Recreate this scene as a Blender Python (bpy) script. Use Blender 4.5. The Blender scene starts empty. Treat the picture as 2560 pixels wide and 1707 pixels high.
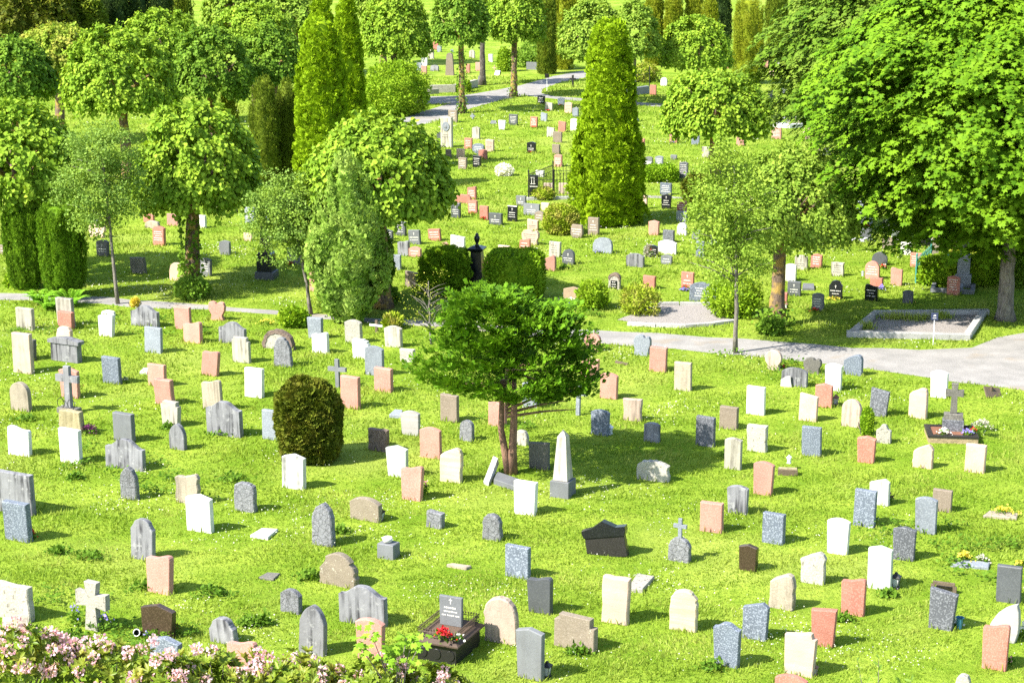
import bpy, math, random
import numpy as np
R = math.radians
# ------------------------------------------------------------------ camera, light, exposure
scn = bpy.context.scene
CX, CY, FPX, CAMH = 1280.0, 853.5, 4700.0, 15.0
PITCH = math.atan((CY + 294.0) / FPX)
cd = bpy.data.cameras.new('camera'); cam = bpy.data.objects.new('camera', cd)
scn.collection.objects.link(cam)
cam.location = (0, 0, CAMH); cam.rotation_euler = (math.pi / 2 - PITCH, 0, 0)
cd.sensor_width = 36; cd.lens = 36 * FPX / 2560; cd.clip_end = 6000; cd.clip_start = .5
scn.camera = cam
SUN_TRAVEL = (.87, .49); SUN_EL = R(44)
SKY, SUN, EXPO = .125, 4.7, 1.48
w = bpy.data.worlds.new('World'); scn.world = w; w.use_nodes = True
wt = w.node_tree
sk = wt.nodes.new('ShaderNodeTexSky'); sk.sky_type = 'NISHITA'; sk.sun_disc = False
sk.sun_elevation = SUN_EL; sk.sun_rotation = math.atan2(-SUN_TRAVEL[0], -SUN_TRAVEL[1])
bg = wt.nodes['Background']; bg.inputs[1].default_value = SKY
wt.links.new(sk.outputs[0], bg.inputs[0])
ld = bpy.data.lights.new('sun', 'SUN'); ld.energy = SUN; ld.angle = R(.5); ld.color = (1, .95, .86)
sun = bpy.data.objects.new('sun', ld); scn.collection.objects.link(sun)
n_ = math.hypot(*SUN_TRAVEL)
from mathutils import Vector
sun.rotation_euler = Vector((SUN_TRAVEL[0] / n_ * math.cos(SUN_EL), SUN_TRAVEL[1] / n_ * math.cos(SUN_EL), -math.sin(SUN_EL))).to_track_quat('-Z', 'Y').to_euler()
sun.location = (-40, -20, 60)
scn.view_settings.view_transform = 'Standard'; scn.view_settings.look = 'None'
scn.view_settings.exposure = EXPO; scn.view_settings.gamma = 1
cy = scn.cycles
cy.max_bounces = 6; cy.diffuse_bounces = 3; cy.transmission_bounces = 4; cy.transparent_max_bounces = 4; cy.glossy_bounces = 2
cy.use_denoising = False

# ------------------------------------------------------------------ measuring: pixel of the photograph -> point on the ground
SP, CP = math.sin(PITCH), math.cos(PITCH)
def gp(px, py, z=0.0):
    a, b = (px - CX) / FPX, (CY - py) / FPX
    dz = -SP + b * CP; t = (z - CAMH) / dz
    return Vector((a * t, (CP + b * SP) * t, z))
def ppm(p):                                   # pixels per metre at a point
    return FPX / (p[1] * CP + (CAMH - p[2]) * SP)
def zat(p, py):                               # height above a ground point at which a row is reached
    b = (CY - py) / FPX
    return ((b * p[1] * CP - p[1] * SP) / (CP + b * SP)) + CAMH
def T(tile, x, y):                            # tile coordinates used while measuring -> photograph pixels
    if tile == 'A': return x, y
    if tile == 'F': return x * 1.08844, y * 1.08844
    r, c = int(tile[0]), int(tile[1]); k = .47655 if (r == 3 and c > 0) else .27234
    return c * 640 + x * k, (0, 427, 854, 1280)[r] + y * k
def F(x, y): return gp(x * 1.08844, y * 1.08844)

# ------------------------------------------------------------------ building blocks
col = scn.collection
def tag(o, label=None, cat=None, group=None, kind=None):
    if label: o['label'] = label
    if cat: o['category'] = cat
    if group: o['group'] = group
    if kind: o['kind'] = kind
    return o
def link(o, parent=None):
    col.objects.link(o)
    if parent is not None: o.parent = parent
    return o
def empty(name, loc, rz=0):
    o = bpy.data.objects.new(name, None); col.objects.link(o); o.location = loc; o.rotation_euler = (0, 0, rz); o.empty_display_size = .2
    return o
class MB:
    """collects vertices and faces, then links them as ONE mesh object"""
    def __init__(s): s.v = []; s.f = []
    def add(s, vs, fs):
        o = len(s.v); s.v += [tuple(p) for p in vs]; s.f += [tuple(i + o for i in f) for f in fs]
    def box(s, x0, x1, y0, y1, z0, z1, b=0.0, tap=1.0):
        if b <= 0:
            cx, cyy = (x0 + x1) / 2, (y0 + y1) / 2
            v = [(x0, y0, z0), (x1, y0, z0), (x1, y1, z0), (x0, y1, z0)] + [(cx + (x - cx) * tap, cyy + (y - cyy) * tap, z1) for x, y in ((x0, y0), (x1, y0), (x1, y1), (x0, y1))]
            s.add(v, [(3, 2, 1, 0), (4, 5, 6, 7), (0, 1, 5, 4), (1, 2, 6, 5), (2, 3, 7, 6), (3, 0, 4, 7)])
        else:
            s.loft([[(x0, y0), (x1, y0), (x1, y1), (x0, y1)], [(x0, y0), (x1, y0), (x1, y1), (x0, y1)], [(x0 + b, y0 + b), (x1 - b, y0 + b), (x1 - b, y1 - b), (x0 + b, y1 - b)]], [z0, z1 - b, z1])
    def loft(s, loops, zs):
        n = len(loops[0]); v = [(x, y, z) for lp, z in zip(loops, zs) for x, y in lp]; f = []
        for k in range(len(loops) - 1):
            for i in range(n):
                j = (i + 1) % n; f.append((k * n + i, k * n + j, (k + 1) * n + j, (k + 1) * n + i))
        f.append(tuple(range(n - 1, -1, -1))); f.append(tuple((len(loops) - 1) * n + i for i in range(n)))
        s.add(v, f)
    def lathe(s, prof, n=12, c=(0, 0)):
        s.loft([[(c[0] + r * math.cos(6.28318 * i / n), c[1] + r * math.sin(6.28318 * i / n)) for i in range(n)] for r, z in prof], [z for r, z in prof])
    def tube(s, pts, rad, n=7):
        pts = [Vector(p) for p in pts]; rings = []
        for i, p in enumerate(pts):
            d = (pts[min(i + 1, len(pts) - 1)] - pts[max(i - 1, 0)]).normalized()
            a = d.cross(Vector((.3, 1, .2))).normalized(); b = d.cross(a)
            r = rad[i] if hasattr(rad, '__len__') else rad
            rings.append([p + a * r * math.cos(6.28318 * k / n) + b * r * math.sin(6.28318 * k / n) for k in range(n)])
        v = [q for r in rings for q in r]; f = []
        for k in range(len(rings) - 1):
            for i in range(n):
                j = (i + 1) % n; f.append((k * n + i, (k + 1) * n + i, (k + 1) * n + j, k * n + j))
        f.append(tuple(range(n))); f.append(tuple((len(rings) - 1) * n + i for i in range(n - 1, -1, -1)))
        s.add(v, f)
    def slab(s, out, t, b=.012, y=0.0):
        """outline (x, z) in metres, extruded along y with a small bevel"""
        n = len(out); mx = sum(p[0] for p in out) / n; mz = sum(p[1] for p in out) / n
        ext = max(max(p[0] for p in out) - min(p[0] for p in out), .1); k = 1 - 2 * b / ext
        ins = [(mx + (x - mx) * k, mz + (z - mz) * k) for x, z in out]
        rings = [(ins, -t / 2), (out, -t / 2 + b), (out, t / 2 - b), (ins, t / 2)]
        v = [(x, y + d, z) for o, d in rings for x, z in o]; f = [tuple(range(n - 1, -1, -1))[::-1], tuple(3 * n + i for i in range(n))[::-1]]
        for q in range(3):
            for i in range(n):
                j = (i + 1) % n; f.append((q * n + j, q * n + i, (q + 1) * n + i, (q + 1) * n + j))
        s.add(v, f)
    def build(s, name, mat, parent=None, smooth=False):
        me = bpy.data.meshes.new(name); me.from_pydata(s.v, [], s.f); me.update()
        me.materials.append(mat)
        if smooth: me.polygons.foreach_set('use_smooth', [True] * len(me.polygons))
        return link(bpy.data.objects.new(name, me), parent)

def np_mesh(name, V, faces_per, mat, parent=None):
    """V (N,k,3) instances of a template, faces_per: list of index tuples into k"""
    N, k, _ = V.shape
    fl = [len(f) for f in faces_per]; idx = np.concatenate([np.array(f) for f in faces_per])
    L = (idx[None, :] + (np.arange(N) * k)[:, None]).ravel().astype(np.int32)
    tot = np.tile(np.array(fl, np.int32), N); start = np.concatenate([[0], np.cumsum(tot)[:-1]]).astype(np.int32)
    me = bpy.data.meshes.new(name)
    me.vertices.add(N * k); me.vertices.foreach_set('co', V.reshape(-1).astype(np.float32))
    me.loops.add(len(L)); me.loops.foreach_set('vertex_index', L)
    me.polygons.add(len(tot)); me.polygons.foreach_set('loop_start', start); me.polygons.foreach_set('loop_total', tot)
    me.update(calc_edges=True); me.materials.append(mat)
    return link(bpy.data.objects.new(name, me), parent)
def join_into(o, mb):
    """append the faces of a small builder (a solid core added inside dense foliage to block light) to an existing mesh object"""
    me = o.data; n = len(me.vertices); nl = len(me.loops); npol = len(me.polygons)
    v = np.array(mb.v, np.float32); idx = np.array([i + n for f in mb.f for i in f], np.int32); tot = np.array([len(f) for f in mb.f], np.int32)
    me.vertices.add(len(v)); co = np.empty(len(me.vertices) * 3, np.float32); me.vertices.foreach_get('co', co); co[n * 3:] = v.ravel(); me.vertices.foreach_set('co', co)
    vi = np.empty(nl, np.int32); me.loops.foreach_get('vertex_index', vi); st = np.empty(npol, np.int32); me.polygons.foreach_get('loop_start', st); tt = np.empty(npol, np.int32); me.polygons.foreach_get('loop_total', tt)
    me.loops.add(len(idx)); me.loops.foreach_set('vertex_index', np.concatenate([vi, idx]))
    me.polygons.add(len(tot)); me.polygons.foreach_set('loop_start', np.concatenate([st, nl + np.concatenate([[0], np.cumsum(tot)[:-1]])]).astype(np.int32)); me.polygons.foreach_set('loop_total', np.concatenate([tt, tot]))
    me.update(calc_edges=True)

# ------------------------------------------------------------------ materials
def new_mat(name):
    m = bpy.data.materials.new(name); m.use_nodes = True; nt = m.node_tree
    return m, nt, nt.nodes['Principled BSDF']
def nd(nt, t, ins=None, **kw):
    n = nt.nodes.new(t)
    for k, v in kw.items(): setattr(n, k, v)
    for k, v in (ins or {}).items():
        if hasattr(v, 'is_output'): nt.links.new(v, n.inputs[k])
        else: n.inputs[k].default_value = v
    return n
def c4(c): return (c[0], c[1], c[2], 1)
def ramp(nt, fac, a, b):
    return nd(nt, 'ShaderNodeMapRange', {0: fac, 1: a, 2: b, 3: 0.0, 4: 1.0}).outputs[0]
def mix(nt, fac, a, b, mode='MIX'):
    n = nd(nt, 'ShaderNodeMix', data_type='RGBA', blend_type=mode)
    for i, v in ((0, fac), (6, a), (7, b)):
        if hasattr(v, 'is_output'): nt.links.new(v, n.inputs[i])
        else: n.inputs[i].default_value = v if i == 0 else c4(v)
    return n.outputs[2]
def mul(nt, a, b, op='MULTIPLY'):
    n = nd(nt, 'ShaderNodeMath', operation=op)
    for i, v in enumerate((a, b)):
        if hasattr(v, 'is_output'): nt.links.new(v, n.inputs[i])
        else: n.inputs[i].default_value = v
    return n.outputs[0]
def noise(nt, vec, scale, detail=3, rough=.55, sv=None):
    if sv: vec = nd(nt, 'ShaderNodeVectorMath', {0: vec, 1: sv}, operation='MULTIPLY').outputs[0]
    return nd(nt, 'ShaderNodeTexNoise', {'Vector': vec, 'Scale': scale, 'Detail': detail, 'Roughness': rough}).outputs[0]
def objvec(nt, shift=True):
    tc = nd(nt, 'ShaderNodeTexCoord'); v = tc.outputs['Object']
    if shift:
        oi = nd(nt, 'ShaderNodeObjectInfo')
        v = nd(nt, 'ShaderNodeVectorMath', {0: v, 1: mul(nt, oi.outputs['Random'], 53.0)}, operation='ADD').outputs[0]
    return v
def stone_mat(name, base, speck=None, sa=.5, ss=34, streak=None, ka=.7, lichen=None, la=.55, lth=.6, ls=7, band=None, ba=.6, rough=.75, bump=.25, var=.14, spec=.3, crack=0):
    m, nt, b = new_mat(name); v = objvec(nt)
    c = mix(nt, ramp(nt, noise(nt, v, 2.6, 4), .35, .68), [x * .86 for x in base], [x * 1.1 for x in base])
    if band: c = mix(nt, mul(nt, ramp(nt, noise(nt, v, 1, 4, .6, (.7, .7, 13)), .42, .62), ba), c, band)
    if speck: c = mix(nt, mul(nt, ramp(nt, noise(nt, v, ss, 2, .5), .5, .62), sa), c, speck)
    if streak:
        s = ramp(nt, noise(nt, v, 1, 5, .62, (9, 9, .55)), .46, .62)
        c = mix(nt, mul(nt, mul(nt, s, ramp(nt, noise(nt, v, 2.2, 2), .3, .6)), ka), c, streak)
    if lichen:
        c = mix(nt, mul(nt, ramp(nt, noise(nt, v, ls, 5, .68), lth, lth + .05), la), c, lichen)
    if crack:
        vv = nd(nt, 'ShaderNodeTexVoronoi', {'Vector': v, 'Scale': crack}, feature='DISTANCE_TO_EDGE')
        c = mix(nt, mul(nt, nd(nt, 'ShaderNodeMapRange', {0: vv.outputs['Distance'], 1: .0, 2: .06, 3: 1.0, 4: 0.0}).outputs[0], .75), c, (.03, .03, .03))
    oi = nd(nt, 'ShaderNodeObjectInfo')
    k = nd(nt, 'ShaderNodeMapRange', {0: oi.outputs['Random'], 3: 1 - var, 4: 1 + var}).outputs[0]
    c = nd(nt, 'ShaderNodeVectorMath', {0: c, 3: k}, operation='SCALE').outputs[0]
    nt.links.new(c, b.inputs['Base Color']); b.inputs['Roughness'].default_value = rough
    b.inputs['Specular IOR Level'].default_value = spec
    if bump:
        bn = nd(nt, 'ShaderNodeBump', {'Height': noise(nt, v, 22, 6, .65), 'Strength': bump, 'Distance': .03})
        nt.links.new(bn.outputs[0], b.inputs['Normal'])
    return m
def plain(name, c, rough=.6, metal=0, var=.12, ns=14, bump=0):
    m, nt, b = new_mat(name); v = objvec(nt)
    k = mix(nt, noise(nt, v, ns, 4), [x * (1 - var * 1.6) for x in c], [x * (1 + var * 1.6) for x in c])
    nt.links.new(k, b.inputs['Base Color']); b.inputs['Roughness'].default_value = rough; b.inputs['Metallic'].default_value = metal
    if bump:
        bn = nd(nt, 'ShaderNodeBump', {'Height': noise(nt, v, ns * 2.5, 5), 'Strength': bump, 'Distance': .04}); nt.links.new(bn.outputs[0], b.inputs['Normal'])
    return m
def leaf_mat(name, c0, c1, c2=None, trans=.28, rough=.6, patch=1.2, spec=.08, g=1.6):
    """each leaf its own shade of green, with light passing through it"""
    c0, c1, c2 = [None if q is None else [min(.85, x * g) for x in q] for q in (c0, c1, c2)]
    m, nt, b = new_mat(name)
    g = nd(nt, 'ShaderNodeNewGeometry'); rnd = g.outputs['Random Per Island']
    c = mix(nt, rnd, c0, c1)
    if c2: c = mix(nt, mul(nt, ramp(nt, noise(nt, g.outputs['Position'], patch, 3), .46, .66), .75), c, c2)
    nt.links.new(c, b.inputs['Base Color']); b.inputs['Roughness'].default_value = rough; b.inputs['Specular IOR Level'].default_value = spec
    tr = nd(nt, 'ShaderNodeBsdfTranslucent', {'Color': nd(nt, 'ShaderNodeVectorMath', {0: c, 1: (1.25, 1.15, .7)}, operation='MULTIPLY').outputs[0]})
    mx = nd(nt, 'ShaderNodeMixShader', {0: trans, 1: b.outputs[0], 2: tr.outputs[0]})
    nt.links.new(mx.outputs[0], nt.nodes['Material Output'].inputs[0])
    return m

MAT = {
 'pk': stone_mat('salmon_granite', (.40, .195, .15), (.52, .30, .25), .5),
 'rd': stone_mat('red_granite', (.36, .14, .10), (.48, .23, .18), .6),
 'pc': stone_mat('pale_pink_granite', (.50, .355, .265), (.60, .45, .35), .5, lichen=(.28, .22, .17), la=.4, lth=.66),
 'pt': stone_mat('stained_pink_stone', (.43, .33, .26), (.5, .38, .3), .4, streak=(.13, .11, .085), ka=.75, lichen=(.2, .18, .14), la=.4),
 'wh': stone_mat('white_marble', (.60, .59, .55), (.66, .65, .6), .3, ss=20, bump=.15, lichen=(.42, .41, .36), la=.3, lth=.62, streak=(.45, .44, .4), ka=.35, var=.07),
 'ws': stone_mat('stained_white_marble', (.58, .57, .53), None, streak=(.14, .14, .12), ka=.9, bump=.15),
 'mt': stone_mat('pale_mint_marble', (.42, .45, .39), (.46, .48, .43), .4, bump=.08, var=.05),
 'cr': stone_mat('cream_stone', (.38, .355, .29), (.44, .415, .35), .4, streak=(.12, .105, .08), ka=.9, lichen=(.3, .27, .2), la=.4),
 'cl': stone_mat('lichened_cream_stone', (.34, .32, .27), (.46, .44, .38), .5, ss=26, lichen=(.11, .095, .07), la=.75, lth=.58, ls=12, bump=.5),
 'be': stone_mat('beige_brown_stone', (.31, .265, .2), (.4, .35, .28), .5, streak=(.12, .1, .075), ka=.6, bump=.4),
 'br': stone_mat('brown_stone', (.2, .16, .12), (.29, .24, .19), .5, lichen=(.42, .4, .33), la=.35, lth=.67, ls=12),
 'bl': stone_mat('lichened_brown_stone', (.2, .165, .12), (.27, .23, .18), .5, lichen=(.6, .58, .45), la=.75, lth=.63, ls=10, bump=.4),
 'gb': stone_mat('blue_grey_granite', (.105, .125, .155), (.30, .335, .385), .7, ss=34, bump=.1),
 'gl': stone_mat('light_grey_granite', (.18, .2, .225), (.32, .345, .375), .55, ss=30, bump=.1),
 'gd': stone_mat('dark_speckled_granite', (.085, .09, .10), (.26, .27, .29), .6, ss=28, bump=.1),
 'gs': stone_mat('smooth_grey_stone', (.145, .152, .158), (.19, .2, .205), .3, bump=.1, streak=(.12, .12, .12), ka=.35),
 'dg': stone_mat('dark_grey_stone', (.075, .08, .085), (.12, .125, .13), .4, bump=.08, rough=.5),
 'bk': stone_mat('polished_black_stone', (.012, .013, .015), (.03, .032, .035), .5, bump=0, rough=.22, spec=.5),
 'bn': stone_mat('polished_brown_stone', (.042, .028, .018), (.09, .062, .04), .6, bump=0, rough=.25, spec=.5),
 'bw': stone_mat('black_stone_with_white_runs', (.022, .02, .018), (.045, .042, .04), .5, lichen=(.4, .37, .32), la=.5, lth=.69, bump=.12, rough=.35),
 'sm': stone_mat('weathered_grey_marble', (.21, .21, .22), None, streak=(.04, .04, .045), ka=1.0, lichen=(.36, .36, .355), la=.5, lth=.58, ls=5, bump=.2),
 'sl': stone_mat('rough_slate', (.19, .195, .205), (.28, .28, .29), .5, ss=12, streak=(.09, .09, .09), ka=.5, lichen=(.035, .03, .025), la=.9, lth=.645, ls=9, bump=1.0, crack=7),
 'mo': stone_mat('mossy_stone', (.34, .29, .165), (.42, .37, .24), .5, streak=(.15, .12, .06), ka=.8, lichen=(.14, .11, .04), la=.6, bump=.5),
 'dl': stone_mat('dark_lichened_stone', (.11, .105, .09), (.2, .19, .16), .6, lichen=(.26, .24, .19), la=.5, lth=.6, bump=.5),
 'bd': stone_mat('banded_pink_stone', (.48, .355, .27), None, band=(.34, .27, .23), ba=.6, bump=.25),
 'bc': stone_mat('banded_cream_stone', (.47, .41, .3), None, band=(.44, .33, .2), ba=.7, bump=.3),
 'pg': stone_mat('pale_banded_marble', (.32, .30, .27), None, band=(.34, .34, .34), ba=.65, bump=.12),
 'tn': stone_mat('tan_stone', (.36, .265, .165), (.42, .32, .22), .4, bump=.3),
 'rb': stone_mat('dark_rough_brown_stone', (.16, .115, .09), (.26, .2, .165), .6, ss=14, lichen=(.05, .04, .03), la=.7, lth=.58, bump=1.2),
}
IRON = plain('black_iron', (.022, .021, .02), .45, .3)
RUST = plain('rusty_iron', (.075, .05, .035), .7, .2, .25)
GREENIRON = plain('green_painted_iron', (.05, .24, .2), .5)
WOOD = plain('old_wood', (.11, .08, .05), .8, 0, .25, 9, .4)
WHITE = plain('white_paint', (.78, .78, .75), .6, var=.04)
SOIL = plain('dark_soil', (.11, .07, .045), .95, 0, .3, 30, .6)
GRAVEL = plain('grave_gravel', (.30, .27, .245), .95, 0, .22, 45, .8)
KERB = stone_mat('kerb_stone', (.36, .35, .33), (.46, .45, .43), .5, lichen=(.16, .16, .14), la=.6, bump=.5)
GLASS = plain('lamp_glass', (.5, .52, .5), .1)
TEXTW = plain('light_letter_paint', (.7, .68, .6), .6, var=.05)
TEXTD = plain('dark_letter_paint', (.08, .075, .07), .6, var=.05)
def bark_mat(name, c, moss, amt):
    m, nt, b = new_mat(name); v = objvec(nt)
    k = mix(nt, ramp(nt, noise(nt, v, 1, 5, .65, (16, 16, 3)), .38, .66), [x * .5 for x in c], [x * 1.25 for x in c])
    k = mix(nt, mul(nt, ramp(nt, noise(nt, v, 3.2, 5), .48, .6), amt), k, moss)
    nt.links.new(k, b.inputs['Base Color']); b.inputs['Roughness'].default_value = .9
    bn = nd(nt, 'ShaderNodeBump', {'Height': noise(nt, v, 1, 6, .7, (22, 22, 5)), 'Strength': .9, 'Distance': .05}); nt.links.new(bn.outputs[0], b.inputs['Normal'])
    return m
BARK = bark_mat('mossy_lime_bark', (.17, .115, .075), (.36, .235, .04), .75)
BARKG = bark_mat('grey_bark', (.19, .165, .14), (.26, .24, .17), .4)
BARKR = bark_mat('reddish_cypress_bark', (.25, .14, .085), (.12, .07, .045), .5)
BARKD = bark_mat('dark_bark', (.09, .075, .06), (.2, .18, .14), .5)
LF = {
 'lime': leaf_mat('lime_leaves', (.075, .145, .008), (.175, .265, .024), (.21, .29, .026)),
 'limed': leaf_mat('deep_lime_leaves', (.045, .10, .008), (.11, .19, .018), (.14, .22, .022)),
 'tip': leaf_mat('lime_leaves_with_orange_tips', (.11, .17, .015), (.19, .25, .025), (.27, .24, .05)),
 'maple': leaf_mat('maple_leaves', (.034, .085, .003), (.090, .170, .007), (.105, .185, .008), patch=.6, trans=.2),
 'mapled': leaf_mat('dull_maple_leaves', (.034, .075, .005), (.085, .145, .012), (.11, .16, .02), patch=.6, trans=.2),
 'rowan': leaf_mat('rowan_leaves', (.075, .135, .018), (.16, .24, .05), (.15, .22, .022)),
 'birch': leaf_mat('small_lime_leaves', (.08, .14, .012), (.17, .25, .032), (.2, .27, .035)),
 'thuja': leaf_mat('thuja_sprays', (.088, .150, .003), (.182, .272, .007), (.155, .24, .006), trans=.2, rough=.7, patch=2.2),
 'yew': leaf_mat('yew_needles', (.045, .072, .005), (.10, .14, .012), (.11, .14, .010), trans=.12, rough=.6, patch=1.6),
 'yewg': leaf_mat('green_yew_needles', (.032, .075, .004), (.10, .185, .008), (.085, .155, .007), trans=.12, rough=.6, patch=1.6),
 'yewy': leaf_mat('golden_yew_needles', (.10, .13, .007), (.17, .2, .012), (.16, .17, .010), trans=.12, rough=.6),
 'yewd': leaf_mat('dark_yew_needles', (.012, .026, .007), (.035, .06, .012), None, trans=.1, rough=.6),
 'ryew': leaf_mat('olive_yew_needles', (.03, .045, .004), (.095, .115, .010), (.10, .095, .012), trans=.12, rough=.6, patch=3),
 'junip': leaf_mat('juniper_sprays', (.075, .145, .012), (.18, .265, .045), (.22, .29, .06), trans=.2, patch=1.5),
 'cypr': leaf_mat('cypress_sprays', (.022, .062, .003), (.075, .16, .006), (.10, .19, .008), trans=.15, patch=2),
 'hedge': leaf_mat('hedge_leaves', (.06, .125, .004), (.14, .235, .010), (.16, .24, .010), trans=.2, patch=2),
 'hedgey': leaf_mat('yellowing_hedge_leaves', (.10, .15, .008), (.2, .25, .016), (.30, .25, .07), trans=.2, patch=3),
 'bush': leaf_mat('bush_leaves', (.085, .16, .006), (.17, .265, .014), (.2, .28, .02)),
 'rhodo': leaf_mat('rhododendron_leaves', (.06, .105, .008), (.15, .20, .018), (.2, .18, .03), rough=.4, patch=2, spec=.2),
 'petal': leaf_mat('rhododendron_petals', (.72, .38, .52), (.85, .68, .74), (.85, .58, .5), g=1, trans=.4, patch=5),
 'sap': leaf_mat('maple_sapling_leaves', (.09, .18, .01), (.17, .28, .025), None),
 'weed': leaf_mat('weed_leaves', (.035, .085, .006), (.075, .14, .012), (.09, .16, .015)),
 'fern': leaf_mat('fern_fronds', (.10, .24, .015), (.19, .34, .03), None),
 'grass': leaf_mat('grass_blades', (.14, .235, .016), (.265, .36, .04), (.35, .39, .08), g=1, trans=.3, rough=.55, patch=.55, spec=.15),
 'clov': leaf_mat('clover_flowers', (.5, .52, .38), (.7, .7, .58), None, g=1, trans=.2),
 'red': leaf_mat('red_petals', (.45, .01, .012), (.62, .04, .05), None, g=1, trans=.2),
 'blue': leaf_mat('violet_petals', (.2, .17, .62), (.36, .3, .75), None, g=1, trans=.3),
 'white': leaf_mat('white_petals', (.7, .7, .65), (.82, .8, .72), None, g=1, trans=.3),
 'pink': leaf_mat('pink_petals', (.7, .22, .3), (.8, .45, .45), None, g=1, trans=.3),
 'yel': leaf_mat('yellow_petals', (.6, .48, .03), (.7, .6, .12), None, g=1, trans=.3),
 'purp': leaf_mat('purple_leaves', (.06, .015, .05), (.14, .03, .10), None, g=1, trans=.2),
 'pale': leaf_mat('pale_heather', (.35, .42, .26), (.5, .42, .4), None, g=1, trans=.3),
}
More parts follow.
